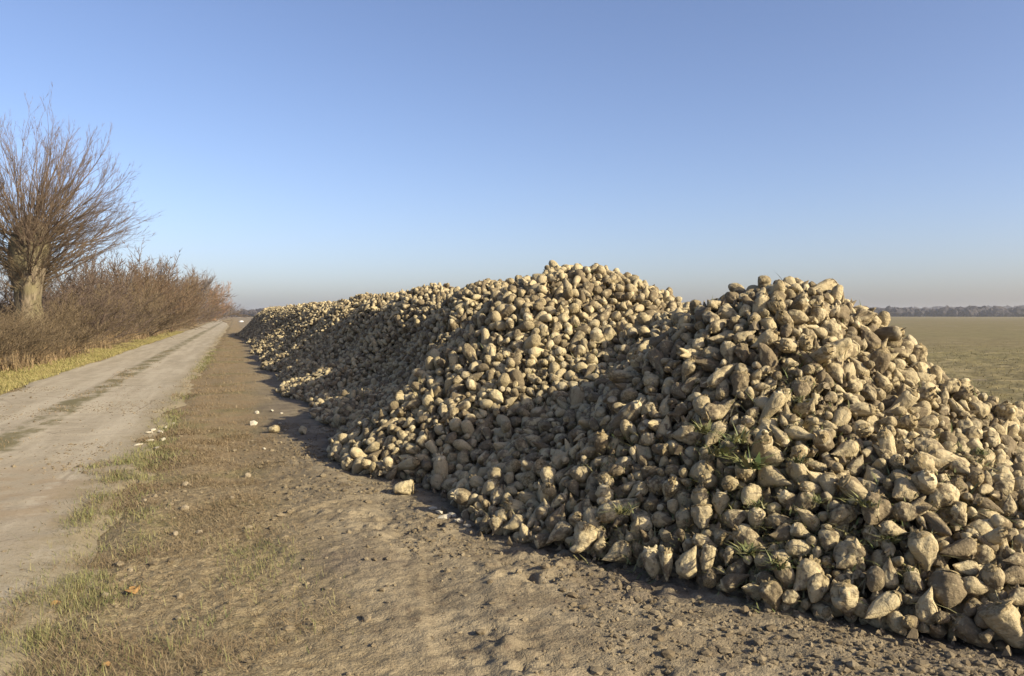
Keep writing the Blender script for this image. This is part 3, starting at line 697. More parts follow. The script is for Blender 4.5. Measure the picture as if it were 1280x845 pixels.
def field_z(X, Y):
    d = np.hypot(X, Y)
    return .015 + sstep(8.2, 9.5, X) * sstep(90, 15, d) * (.05 * (1 - np.abs(vnoise(X * .9, Y * 2.3, s=40))) + .04 * vnoise(X * 3.1, Y * 3.1, s=41))
o = link('field', grid_mesh('field', graded(8.2, 1480, 8.2, 26, .16, 1.07), graded(-70, 1480, 2, 26, .16, 1.05), field_z, (M.m,)))
tag(o, kind='structure')

# ------------------------------------------------------------------ ground cover (stuff)
M_STRAW = simple('dry_straw', ((.33, .26, .15), (.25, .18, .10), (.16, .11, .058)), 3, .85, .1, random_island=True)
M_STRAW2 = simple('tall_dry_grass', ((.33, .25, .13), (.25, .175, .095), (.19, .125, .07)), 2, .85, .1, random_island=True)
M_GREEN = simple('turf_green', ((.095, .115, .035), (.145, .15, .05), (.235, .20, .09)), 4, .7, .2, random_island=True)
M_VERGE = simple('verge_green', ((.185, .185, .05), (.25, .22, .07), (.32, .25, .11)), 1.5, .7, .2, random_island=True)
M_STUB = simple('stubble', ((.195, .165, .075), (.165, .145, .06), (.26, .21, .105)), 2, .85, .1, random_island=True)
M_CLOD = simple('clod', ((.18, .142, .09), (.275, .222, .142), (.13, .10, .062)), 60, .95, .05, bump=.005, random_island=True)
def scatter(n, x0, x1, y0, y1, dens, ypow=1.0):
    X = rng.uniform(x0, x1, n); Y = y0 + (y1 - y0) * rng.random(n) ** ypow
    k = rng.random(n) < dens(X, Y); return X[k], Y[k]
def ground_at(X, Y):
    z = ground_z(X, Y); r = (X > ROAD_L + .1) & (X < ROAD_R - .1)
    z = np.where((X > ROAD_L - .1) & (X < ROAD_R + .14), np.maximum(z, road_z(X, Y) - .014 * ~r), z); return np.where(X > 8.3, field_z(X, Y), z)
def cover(name, label, mat, groups, cat='ground cover'):
    parts = []
    for X, Y, h0, h1, l0, l1, w0, w1, cl in groups:
        n = len(X); d = np.hypot(X, Y)
        w = rng.uniform(w0, w1, n) * np.clip(d / 7.0, .8, 4.0 if name == 'tall_dry_grass' else 2.6)
        parts.append(blades(np.stack([X, Y, ground_at(X, Y) - .004], -1), rng.uniform(0, 6.28, n), rng.uniform(h0, h1, n), rng.uniform(l0, l1, n), w, rng.uniform(0, cl, n)))
    V, T, Q = join_blades(parts)
    o = link(name, mesh_np(name, V, T, Q, False, None, (mat,))); tag(o, label, cat, kind='stuff'); return o
patch = lambda X, Y, s, f, a, b: sstep(a, b, vnoise(X * f, Y * f, s=s))
dv = lambda X, Y: sstep(.75, -.35, X + .5 * vnoise(X * .9, Y * .9, s=50)) * (.10 + .90 * patch(X, Y, 51, 2.6, -.15, .5)) * sstep(ROAD_R - .35, ROAD_R + .15, X + .35 * vnoise(X * 2, Y * 2, s=52))
dm = lambda X, Y: .22 * patch(X, Y, 53, 2.3, -.1, .6) * (heap_h(X, Y) < .02)
G = []
a = scatter(170000, -1.5, 1.3, 2.6, 12, dv, 1.5); G.append((*a, .02, .10, .82, 1.0, .0024, .005, .4))
a = scatter(30000, -1.5, 1.2, 2.6, 12, dv, 1.4); G.append((*a, .025, .065, .35, .9, .0022, .0048, .9))
a = scatter(60000, -1.4, 1.2, 10, 60, dv, 1.6); G.append((*a, .03, .09, .45, .98, .002, .0035, .5))
a = scatter(40000, .0, 4.5, 2.4, 10, dm, 1.2); G.append((*a, .015, .07, .9, 1.0, .002, .004, .2))
a = scatter(9000, -3.3, -2.2, 6, 40, lambda X, Y: sstep(.33, .1, np.abs(X + 2.76 + .25 * vnoise(X * 0, Y * .8, s=54))) * patch(X, Y, 55, .8, -.15, .3), 1.3); G.append((*a, .02, .06, .5, .97, .003, .006, .5))
cover('dry_grass', 'short dry grass and straw matted along the track edge', M_STRAW, G)
GGP = [(-.99, 6.88, .26), (-.95, 5.23, .30), (-.83, 4.11, .30), (-.88, 4.7, .28), (-.92, 6.0, .25), (.05, 5.11, .22), (.13, 5.61, .25), (-.6, 3.6, .3), (-.95, 7.8, .22), (.35, 4.5, .2), (-.3, 4.2, .25), (-.97, 9.5, .25), (-1.0, 8.6, .2), (-1.4, 9.1, .12)]
def dg(X, Y):
    d = 0
    for gx_, gy_, r_ in GGP: d = np.maximum(d, np.exp(-(((X - gx_) / r_) ** 2 + ((Y - gy_) / (r_ * 1.7)) ** 2)) * (1 if gx_ < -.5 else .22))
    d = np.maximum(d, .75 * np.exp(-((X + .95 + .1 * vnoise(Y * .9, Y * 0, s=57)) / .14) ** 2) * sstep(2.5, 4, Y) * (.25 + .75 * patch(X, Y, 58, .9, -.3, .4)))
    return d * (.12 + .88 * patch(X, Y, 56, 3.4, -.3, .35))
G = []
a = scatter(170000, -1.6, .8, 2.6, 11, dg, 1.5); G.append((*a, .03, .095, .15, .88, .0028, .0058, 1.0))
a = scatter(30000, -1.3, -.5, 10, 45, lambda X, Y: .6 * np.exp(-((X + .98) / .16) ** 2) * patch(X, Y, 59, .6, -.2, .4), 1.5); G.append((*a, .03, .08, .2, .8, .003, .005, .8))
cover('grass', 'low green grass in patches along the edge of the track', M_GREEN, G)
G = []
dl = lambda X, Y: sstep(-4.45, -4.8, X + .15 * vnoise(X, Y * .8, s=61)) * sstep(-6.6, -5.9, X + .5 * vnoise(X * .5, Y * .5, s=62))
a = scatter(220000, -6.8, -4.3, 12, 80, dl, 1.7); G.append((*a, .04, .12, .1, .85, .0035, .0065, .9))
cover('verge_grass', 'yellow green mown grass strip between the track and the hedge', M_VERGE, G)
G = []
dt = lambda X, Y: sstep(-5.5, -6.3, X + .6 * vnoise(X * .4, Y * .4, s=64)) * (.3 + .7 * patch(X, Y, 65, .45, -.3, .4))
a = scatter(110000, -12, -5.3, 11, 80, dt, 1.5); G.append((*a, .25, .90, .05, .8, .004, .009, .9))
a = scatter(30000, -7.6, -5.2, 11, 130, lambda X, Y: sstep(-5.3, -5.9, X) * patch(X, Y, 66, .35, -.2, .3), 1.4); G.append((*a, .25, .6, .1, .85, .004, .009, .9))
cover('tall_dry_grass', 'tall straw coloured dry grass in front of the hedge', M_STRAW2, G)
G = []
a = scatter(130000, 8.3, 60, 5, 70, lambda X, Y: (.35 + .65 * patch(X, Y, 67, .9, -.2, .3)) * sstep(62, 24, np.hypot(X, Y)), 1.4); G.append((*a, .03, .10, .2, .95, .004, .007, .8))
cover('field_stubble', 'olive stubble covering the flat field behind the heap', M_STUB, G)

# clods: small irregular lumps of soil
def lumps(name, label, mat, X, Y, S, seed, sink=.3):
    ico = bpy.data.meshes.new('t'); import bmesh
    bm = bmesh.new(); bmesh.ops.create_icosphere(bm, subdivisions=1, radius=1); bm.to_mesh(ico); bm.free()
    v0 = np.array([v.co[:] for v in ico.vertices]); t0 = np.array([p.vertices[:] for p in ico.polygons]); bpy.data.meshes.remove(ico)
    r = np.random.default_rng(seed); n = len(X)
    V = v0[None] * (1 + r.normal(0, .16, (n, len(v0), 1))) * np.stack([S * r.uniform(.7, 1.4, n), S * r.uniform(.7, 1.4, n), S * r.uniform(.45, .85, n)], -1)[:, None]
    a = r.uniform(0, 6.28, n); ca, sa = np.cos(a)[:, None], np.sin(a)[:, None]
    V = np.stack([V[..., 0] * ca - V[..., 1] * sa, V[..., 0] * sa + V[..., 1] * ca, V[..., 2]], -1)
    V += np.stack([X, Y, ground_at(X, Y) + S * (.5 - sink)], -1)[:, None]
    T = (t0[None] + (np.arange(n) * len(v0))[:, None, None]).reshape(-1, 3)
    o = link(name, mesh_np(name, V.reshape(-1, 3), T, None, False, None, (mat,))); tag(o, label, 'ground cover', kind='stuff'); return o
X, Y = scatter(60000, -1.0, 5.5, 2.3, 12, lambda X, Y: (.15 + .85 * patch(X, Y, 70, 1.5, -.15, .45)) * (heap_h(X, Y) < .06) * (.35 + .65 * sstep(-.4, .6, X)) * np.minimum(1, .35 + .9 * np.exp(np.minimum(heap_h(X, Y), 0) * 2.2)), 1.35)
S = rng.lognormal(math.log(.0066), .62, len(X)); lumps('soil_crumbs', 'loose crumbs and clods of dried soil in front of the heap', M_CLOD, X, Y, np.clip(S, .003, .030), 5)
X, Y = scatter(14000, -4.5, -1.0, 3, 20, lambda X, Y: .1 + .9 * patch(X, Y, 71, 1.2, .1, .5), 1.3)
lumps('road_grit', 'scattered grit and earth crumbs on the track', M_CLOD, X, Y, np.clip(rng.lognormal(math.log(.0065), .5, len(X)), .003, .028), 6)

def heap_lumps():
    n = 16000; X = rng.uniform(1.2, 7.0, n); Y = rng.uniform(2.4, 13, n); k = heap_h(X, Y) > .0; X, Y = X[k], Y[k]; n = len(X)
    N = heap_n(X, Y); P_ = np.stack([X, Y, heap_h(X, Y)], -1) + N * rng.uniform(-.07, .03, n)[:, None]
    S_ = np.clip(rng.lognormal(math.log(.012), .5, n), .004, .04)
    q = np.array([[1, 0, -.7], [-1, 0, -.7], [0, 1, -.5], [0, -1, -.5], [.5, .5, .6], [-.5, -.3, .7], [0, 0, 1.]]) ; f = np.array([[0, 2, 4], [2, 1, 5], [1, 3, 5], [3, 0, 4], [4, 2, 6], [2, 5, 6], [5, 3, 6], [3, 4, 6], [2, 0, 3], [1, 2, 3]])
    V_ = q[None] * S_[:, None, None] * (1 + rng.normal(0, .3, (n, 7, 1))); a = rng.uniform(0, 6.28, n); ca, sa = np.cos(a)[:, None], np.sin(a)[:, None]
    V_ = np.stack([V_[..., 0] * ca - V_[..., 1] * sa, V_[..., 0] * sa + V_[..., 1] * ca, V_[..., 2]], -1) + P_[:, None]
    o = link('heap_crumbs', mesh_np('heap_crumbs', V_.reshape(-1, 3), (f[None] + (np.arange(n) * 7)[:, None, None]).reshape(-1, 3), None, False, None, (M_CLOD,)))
    tag(o, 'crumbs of soil and beet bits lodged between the beets', 'soil crumbs', kind='stuff')
heap_lumps()
# broken leaf stalks and chaff caught on the heap
n = 9000; X = rng.uniform(1.3, 6.0, n); Y = rng.uniform(2.5, 14, n); k = (heap_h(X, Y) > .05) & (rng.random(n) < .25 + .75 * sstep(0, .5, vnoise(X * 1.6, Y * 1.6, s=91))); X, Y = X[k], Y[k]; n = len(X)
hot = np.array([(2.95, 4.25), (2.8, 4.4), (3.05, 3.65), (2.75, 3.7), (3.3, 3.5), (3.3, 4.2), (2.3, 4.55), (3.6, 4.4), (2.6, 5.2), (3.0, 3.95), (4.3, 3.8), (3.7, 3.5)]); hi_ = rng.integers(0, len(hot), 2400)
gX = hot[hi_, 0] + rng.normal(0, .13, 2400); gY = hot[hi_, 1] + rng.normal(0, .13, 2400)
V, T, Q = blades(np.stack([gX, gY, heap_h(gX, gY) + rng.uniform(-.04, .05, 2400)], -1), rng.uniform(0, 6.28, 2400), rng.uniform(.03, .11, 2400), rng.uniform(.55, 1.0, 2400), rng.uniform(.004, .011, 2400), rng.uniform(.2, 1.5, 2400))
o = link('green_leaf_scraps', mesh_np('green_leaf_scraps', V, T, Q, False, None, (M_LEAF,))); tag(o, 'wilted green leaf scraps caught between the nearest beets', 'leaf scraps', kind='stuff')
V, T, Q = blades(np.stack([X, Y, heap_h(X, Y) + rng.uniform(-.03, .045, n)], -1), rng.uniform(0, 6.28, n), rng.uniform(.04, .16, n), rng.uniform(.6, 1.0, n), rng.uniform(.003, .010, n), rng.uniform(0, .9, n))
M_CHAFF = simple('leaf_chaff', ((.26, .225, .115), (.38, .32, .19), (.10, .12, .04)), 5, .8, .1, random_island=True)
o = link('beet_leaf_scraps', mesh_np('beet_leaf_scraps', V, T, Q, False, None, (M_CHAFF,))); tag(o, 'dry leaf stalks and chaff strewn over the beet heap', 'leaf scraps', kind='stuff')

# green tufts growing between the beets
TL = [(2.97, 4.25, .78, 1.5, 'largest dark green tuft, in the hollow left of the nearest crest'), (2.84, 4.29, .70, 1.3, 'green tuft touching the largest tuft on its left side'),
      (2.93, 4.08, .65, 1.5, 'bright green tuft just below the largest tuft'), (2.29, 4.53, .31, 1.0, 'small green tuft above the plump pear shaped beet in the foot row'),
      (2.85, 3.88, .45, .8, 'thin olive tuft between the pale round beet and the pale stubby one'), (2.78, 3.61, .19, 1.0, 'upright green blades low at the foot, behind the egg shaped beet'),
      (2.68, 3.76, .23, 1.0, 'splayed green blades low at the foot, right of the dark muddy beet'), (3.31, 3.55, .50, .9, 'green weeds sitting on the big muddy beet'),
      (3.37, 4.19, 1.01, .8, 'small tuft high on the front face under the nearest crest'), (3.29, 3.22, .18, .8, 'low tuft behind the beet with upright point'),
      (3.34, 3.40, .34, .9, 'dark tuft left of the largest pale pear shaped beet'), (2.85, 4.48, .81, 1.0, 'dark tuft in shade above the largest tuft'),
      (3.10, 3.70, .50, .7, 'sparse tuft halfway up the front face, under the olive tuft'), (4.35, 3.70, .70, .7, 'sparse tuft on the right flank near the frame edge'), (3.13, 3.88, .69, .7, 'short tuft in the middle of the front face')]
for k, (x_, y_, z_, s_, lb) in enumerate(TL):
    o = link('green_tuft', TUFTS[k % 4], None, (x_, y_, z_ + .05)); o.scale = (s_, s_, s_); o.rotation_euler = (0, 0, k * 1.3)
    tag(o, lb, 'weed', 'green tufts between the beets')

# ------------------------------------------------------------------ small single things on the ground
def rock_mesh(name, seed, mat, flat=.6, n=2, amp=.22):
    import bmesh
    bm = bmesh.new(); bmesh.ops.create_icosphere(bm, subdivisions=n, radius=1)
    V = np.array([v.co[:] for v in bm.verts]); d = vnoise(V[:, 0] * 1.5 + seed, V[:, 1] * 1.5, V[:, 2] * 1.5, 3) * amp + vnoise(V[:, 0] * 3.5 + seed, V[:, 1] * 3.5, V[:, 2] * 3.5, 4) * amp * .5
    for v, q in zip(bm.verts, d): v.co = v.co * (1 + q); v.co.z *= flat
    me = bpy.data.meshes.new(name); bm.to_mesh(me); bm.free(); me.materials.append(mat); return me
M_WHITE = simple('pale_beet_flesh', ((.42, .37, .27), (.55, .49, .37)), 30, .75, .2, bump=.003)
M_STONE = simple('pale_stone', ((.22, .175, .115), (.34, .28, .19)), 25, .9, .1, bump=.004)
CH = [rock_mesh('white_chip', 3 + k, M_WHITE, .6, 1, .45) for k in range(4)]
def small(name, me, xy, s, label, cat, group, rz=0, sc=(1, 1, 1), sink=.35):
    z = float(ground_at(np.array([xy[0]]), np.array([xy[1]]))[0])
    o = link(name, me, None, (xy[0], xy[1], z + s * sink)); o.scale = (s * sc[0], s * sc[1], s * sc[2]); o.rotation_euler = (rng.uniform(-.2, .2), rng.uniform(-.2, .2), rz)
    tag(o, label, cat, group); return o
cl = ['leftmost chip of the white cluster at the track edge', 'long white chip at the upper left of the cluster by the track', 'flat white chip in the middle of the cluster by the track', 'pale chip below the long one in the cluster by the track',
      'bright chip at the middle right of the cluster by the track', 'lowest bright chip of the white cluster at the track edge', 'thin pale chip at the lower left of the cluster by the track', 'dull chip at the upper right of the cluster by the track', 'farthest chip of the white cluster at the track edge']
cp = [(-1.13, 11.78), (-1.1, 12.05), (-1.0, 11.9), (-1.05, 11.1), (-.9, 11.13), (-.92, 10.41), (-1.14, 10.66), (-.97, 12.39), (-.9, 12.75)]
for k, (p, l_) in enumerate(zip(cp, cl)):
    small('white_chip', CH[k % 4], p, .036 - .010 * (k > 6), l_, 'beet chip', 'white beet chips at the track edge', k * 1.1, (1.5, .8, .8))
wl = ['bright white scrap standing alone on the soil, far end of the pair', 'round white beet slice, brightest spot on the bare soil', 'white scrap left of a close pair by the heap foot', 'white scrap right of a close pair by the heap foot', 'small pale scrap right of the round white slice', 'tiny pale scrap between the two stray beets', 'dull pale scrap nearest of the scraps on bare soil']
for k, (p, l_) in enumerate(zip([(.3, 13.62), (.22, 12.15), (.54, 13.76), (.67, 13.38), (.58, 12.02), (.62, 11.34), (.3, 10.05)], wl)):
    small('white_scrap', CH[(k + 1) % 4], p, (.04, .055, .036, .032, .028, .022, .022)[k], l_, 'beet chip', 'white scraps on the bare soil', k * .9, (1, 1, 1.5 if k < 2 else .9))
fl = ['white splinter at the heap foot, farthest of the row', 'white splinter second in the row at the heap foot', 'flat white shard in the middle of the row at the heap foot', 'white shard tucked against the foot beets', 'pale shard near the end of the row at the heap foot', 'pale shard nearest the small pointed grey beet']
for k, (p, l_) in enumerate(zip([(1.50, 6.35), (1.52, 6.2), (1.52, 6.04), (1.60, 6.1), (1.60, 5.9), (1.62, 5.75)], fl)):
    small('white_shard', CH[k % 4], p, (.03, .035, .045, .035, .04, .03)[k], l_, 'beet chip', 'white shards at the heap foot', k * 1.7, (1.4, .8, .9))
ST = [rock_mesh('pebble', 13 + k, M_STONE, .75, 2, .25) for k in range(4)]
sl = ['pale stone on the turf, farther of two near the brown patch', 'left stone of a near pair casting dark shadows', 'right stone of a near pair casting dark shadows', 'upright pale stone beside straw near the bare soil', 'small dark sided stone closest to the green track edge', 'flat stone halfway between the single stone and the near pair',
      'thin pale stone right of the flat one', 'small whitish pebble left of the orange leaf', 'dull stone between the two orange leaves']
for k, (p, l_) in enumerate(zip([(-.47, 8.1), (-.43, 6.19), (-.27, 6.2), (.09, 8.39), (-.76, 7.48), (-.41, 7.03), (-.05, 7.27), (-.64, 5.45), (-.72, 5.0)], sl)):
    small('pebble', ST[k % 4], p, (.034, .026, .026, .036, .024, .03, .026, .018, .024)[k], l_, 'stone', 'stones on the dry turf', k * 1.3, (1, .85, 1.1))
def leaf_mesh(seed):
    r = np.random.default_rng(seed); u = np.linspace(-1, 1, 9); Vv = []
    for j, t in enumerate(np.linspace(0, 1, 11)):
        w = .5 * math.sin(math.pi * min(t * .97 + .02, 1)) ** .7
        for q in u:
            Vv.append((q * w, t - .5, .10 * vnoise(np.array([q * 2.2 + seed]), np.array([t * 4.]), s=80)[0] + .16 * abs(q) * w * 2 + .05 * math.sin(t * 5)))
    Q = [(j * 9 + i, j * 9 + i + 1, j * 9 + i + 10, j * 9 + i + 9) for j in range(10) for i in range(8)]
    return mesh_np('dead_leaf', np.array(Vv), None, np.array(Q), True, None, (M_ORANGE,))
M_ORANGE = simple('orange_leaf', ((.24, .135, .05), (.34, .20, .075)), 6, .75, .2)
for k, (p, s_, l_) in enumerate((((-.58, 5.02), .085, 'large crumpled orange leaf lying on the turf'), ((-.95, 4.92), .06, 'yellowish dead leaf at the green edge of the track'), ((-.57, 3.95), .055, 'orange dead leaf nearest the bottom of the frame'))):
    o = small('dead_leaf', leaf_mesh(90 + k), p, s_, l_, 'leaf', 'dead leaves on the turf', k * 1.9 + .6, (1, 1, 1), .25)
# two beets that rolled off the heap
for k, (p, l_) in enumerate((((.45, 11.24), 'stray beet lying alone on bare soil left of the heap'), ((.82, 10.81), 'stray pointed beet lying just off the heap foot'))):
    me, cm = hi_mesh('pear' if k else 'round', k); z = float(ground_at(np.array([p[0]]), np.array([p[1]]))[0])
    o = beet_thing(me, cm, 'pale' if k else 'tan'); o.location = (p[0], p[1], z + .05); o.rotation_euler = (R(88), 0, R(70 + 120 * k)); o.scale = (.8, .8, .9)
    tag(o, l_, 'sugar beet', 'stray sugar beets beside the heap')
# the white bundle by the far end of the track
def bundle_mesh():
    import bmesh
    bm = bmesh.new(); bmesh.ops.create_icosphere(bm, subdivisions=3, radius=1)
    for v in bm.verts:
        q = float(vnoise(np.array([v.co.x * 2.]), np.array([v.co.y * 2.]), np.array([v.co.z * 2.]), 14)[0]); v.co *= 1 + .2 * q
        v.co.x *= .48; v.co.y *= .36; v.co.z = max(v.co.z, -.55) * .19 + .10
    me = bpy.data.meshes.new('white_bundle'); bm.to_mesh(me); bm.free(); me.materials.append(simple('white_sheet', ((.56, .56, .54), (.66, .66, .64)), 4)); return me
o = link('white_bundle', bundle_mesh(), None, (.95, 178, .0)); tag(o, 'small white bundle lying far off where the track ends', 'bundle')

# ------------------------------------------------------------------ trees and shrubs
M_BARK = Mat('willow_bark', .95, .05); tcx = M_BARK.n('ShaderNodeTexCoord').outputs['Object']
nb = M_BARK.noise(M_BARK.scl(tcx, (1, 1, .22)), 9, 5, .7); nc = M_BARK.noise(tcx, 1.4, 3)
M_BARK.color(M_BARK.mix(M_BARK.ramp(nc, .4, .62), M_BARK.mix(M_BARK.ramp(nb, .35, .65), (.075, .058, .038), (.25, .20, .135)), M_BARK.mix(nb, (.13, .11, .06), (.22, .185, .105))))
M_BARK.bump(nb, 1.0, .05); M_BARK = M_BARK.m
def twig_mat(name, a, b, c): return simple(name, (a, b, c), 1.2, .85, .15, random_island=True)
M_ROD = twig_mat('willow_rods', (.17, .125, .078), (.22, .16, .10), (.14, .098, .072))
M_TWB = twig_mat('brown_twigs', (.095, .07, .043), (.13, .092, .056), (.17, .125, .07))
M_TWP = twig_mat('purple_twigs', (.10, .07, .053), (.135, .092, .068), (.10, .073, .05))
M_TWR = twig_mat('warm_twigs', (.145, .095, .052), (.18, .118, .065), (.125, .085, .054))
M_TWO = twig_mat('russet_twigs', (.28, .155, .07), (.34, .20, .085), (.20, .12, .075))
M_TWG = twig_mat('grey_twigs', (.155, .13, .11), (.19, .16, .135), (.14, .11, .09))
def rods(p, d, L, r, nseg, out, grav=0.0, wob=.10):
    pts = [np.array(p, float)]; d = np.array(d, float); d /= np.linalg.norm(d)
    for k in range(nseg):
        d = d + np.array([random.gauss(0, wob), random.gauss(0, wob), random.gauss(0, wob) + grav]); d /= np.linalg.norm(d)
        pts.append(pts[-1] + d * L / nseg)
    for k in range(nseg):
        out.append((pts[k], pts[k + 1], r * (1 - .85 * k / nseg), r * (1 - .85 * (k + 1) / nseg)))
    return pts
def side_dir(d, ang):
    d = np.array(d) / np.linalg.norm(d); u = np.cross(d, [random.gauss(0, 1), random.gauss(0, 1), random.gauss(0, 1)]); u /= np.linalg.norm(u) + 1e-9
    return d * math.cos(ang) + u * math.sin(ang)
def twiggy(p, d, L, r, depth, out, nseg, kids, ang=.5, ratio=.45, grav=.03, wob=.1, start=.25):
    pts = rods(p, d, L, r, nseg, out, grav, wob)
    if depth == 0: return
    for k in range(kids):
        t = start + (1 - start) * random.random(); i = min(int(t * nseg), nseg - 1); f = t * nseg - i
        q = pts[i] * (1 - f) + pts[i + 1] * f; dd = pts[i + 1] - pts[i]
        twiggy(q, side_dir(dd, random.gauss(ang, .18)), L * ratio * random.uniform(.6, 1.25) * (1.15 - .6 * t), max(r * (1 - .85 * t) * .6, .0035 if r < .08 else .03), depth - 1, out, max(2, nseg - 2), max(2, int(kids * .6)), ang, ratio, grav, wob)
def segs_mesh(name, segs, mat, sides=3):
    p0 = np.array([s[0] for s in segs]); p1 = np.array([s[1] for s in segs]); r0 = np.array([s[2] for s in segs]); r1 = np.array([s[3] for s in segs])
    d = p1 - p0; d /= np.linalg.norm(d, axis=1, keepdims=True) + 1e-9
    t = np.where(np.abs(d[:, 2:3]) < .9, [[0, 0, 1.]], [[1., 0, 0]]); u = np.cross(d, t); u /= np.linalg.norm(u, axis=1, keepdims=True); w = np.cross(d, u)
    a = np.arange(sides) * 2 * np.pi / sides; ring = u[:, None] * np.cos(a)[None, :, None] + w[:, None] * np.sin(a)[None, :, None]
    V = np.concatenate([p0[:, None] + ring * r0[:, None, None], p1[:, None] + ring * r1[:, None, None]], 1)
    n = len(segs); q = np.array([[i, (i + 1) % sides, sides + (i + 1) % sides, sides + i] for i in range(sides)])
    Q = (q[None] + (np.arange(n) * 2 * sides)[:, None, None]).reshape(-1, 4)
    return mesh_np(name, V.reshape(-1, 3), None, Q, True, None, (mat,))
def trunk_mesh(name, prof, mat, nu=22, lean=(0, 0), seed=1, amp=.10):
    V = []; th = np.linspace(0, 2 * np.pi, nu, endpoint=False); zs = np.linspace(prof[0][0], prof[-1][0], 34)
    rs = np.interp(zs, [p[0] for p in prof], [p[1] for p in prof])
    for z_, r_ in zip(zs, rs):
        rr = r_ * (1 + amp * vnoise(np.cos(th) * 1.6 + seed, np.sin(th) * 1.6, np.full(nu, z_ * 1.3), 2) + amp * .7 * vnoise(np.cos(th) * 4 + seed, np.sin(th) * 4, np.full(nu, z_ * .8), 3))
        V.append(np.stack([rr * np.cos(th) + lean[0] * z_, rr * np.sin(th) + lean[1] * z_, np.full(nu, z_)], -1))
    return mesh_np(name, np.concatenate(V), None, np.array(tube_closed(None, nu, 34, 0)), True, None, (mat,))

# the pollard willow
random.seed(21)
wil = link('pollard_willow', None, None, (-7.15, 33.0, .05)); tag(wil, 'bare pollard willow with a thick trunk and fanned rods, tallest tree beside the track', 'tree')
link('trunk', trunk_mesh('trunk', [(-.1, .80), (.5, .56), (1.6, .43), (2.4, .44), (3.0, .54), (3.5, .62), (4.1, .66), (4.6, .52), (4.95, .30), (5.15, .05)], M_BARK, lean=(.03, .0), seed=4, amp=.26), wil)
S = []
for k in range(104):
    az = random.uniform(0, 6.28); el = math.acos(1 - random.random() ** 1.0 * .74)
    if k < 16: el = random.uniform(1.05, 1.38)
    d = np.array([math.cos(az) * math.sin(el), math.sin(az) * math.sin(el), math.cos(el)])
    rr = random.uniform(.3, 1.0); h0 = random.uniform(3.3, 4.9) - .6 * (el > 1)
    p = np.array([math.cos(az) * rr * .55 + .13, math.sin(az) * rr * .55, h0])
    L = random.uniform(3.75, 4.75) * (1 - .13 * el)
    twiggy(p, d, L, random.uniform(.016, .040), 2, S, 8, 19, .42, .34, .03, .06, .12)
link('crown', segs_mesh('crown', S, M_ROD), wil)
S = []
for k in range(420):   # short whiskery shoots round the knob
    az = random.uniform(0, 6.28); h0 = random.uniform(2.3, 4.6); rr = .42 + .33 * sstep(2.6, 3.8, h0)
    p = np.array([math.cos(az) * rr + .1, math.sin(az) * rr, h0]); twiggy(p, (math.cos(az), math.sin(az), random.uniform(.2, 1.4)), random.uniform(.4, 1.3), .012, 1, S, 4, 4, .5, .4)
link('shoots', segs_mesh('shoots', S, M_TWB), wil)

def shrub_mesh(seed, mat, h=1.0, stems=46, spread=.42, base=.22, depth=2, kids=11, thick=.0095):
    """about 1 m high at scale 1"""
    random.seed(seed); S = []; B = []
    for k in range(stems):
        az = random.uniform(0, 6.28); el = abs(random.gauss(0, spread)); b = base * math.sqrt(random.random())
        twiggy((math.cos(az) * b, math.sin(az) * b, 0), (math.cos(az) * math.sin(el), math.sin(az) * math.sin(el), math.cos(el)), h * random.uniform(.55, 1.05), thick * random.uniform(.5, 1), depth, S, 5, kids, .55, .42, .02, .10, .22)
    cut = thick * .42
    return segs_mesh('shrub_stems', [q for q in S if q[2] > cut], mat), segs_mesh('twig_canopy', [q for q in S if q[2] <= cut], mat)  # the thicker stems from the ground up, then the finer twigs
SH = {'brown': [shrub_mesh(60, M_TWB), shrub_mesh(61, M_TWB, 1, 40, .55, .3)], 'purple': [shrub_mesh(62, M_TWP, 1, 44, .38, .25), shrub_mesh(63, M_TWP, 1, 40, .5, .3)],
      'russet': [shrub_mesh(64, M_TWO, 1, 60, .42, .25, 2, 10)], 'warm': [shrub_mesh(66, M_TWR, 1, 52, .42, .28), shrub_mesh(67, M_TWR, 1, 44, .5, .3)],
      'grey': [shrub_mesh(65, M_TWG, 1, 30, .4, .2)]}
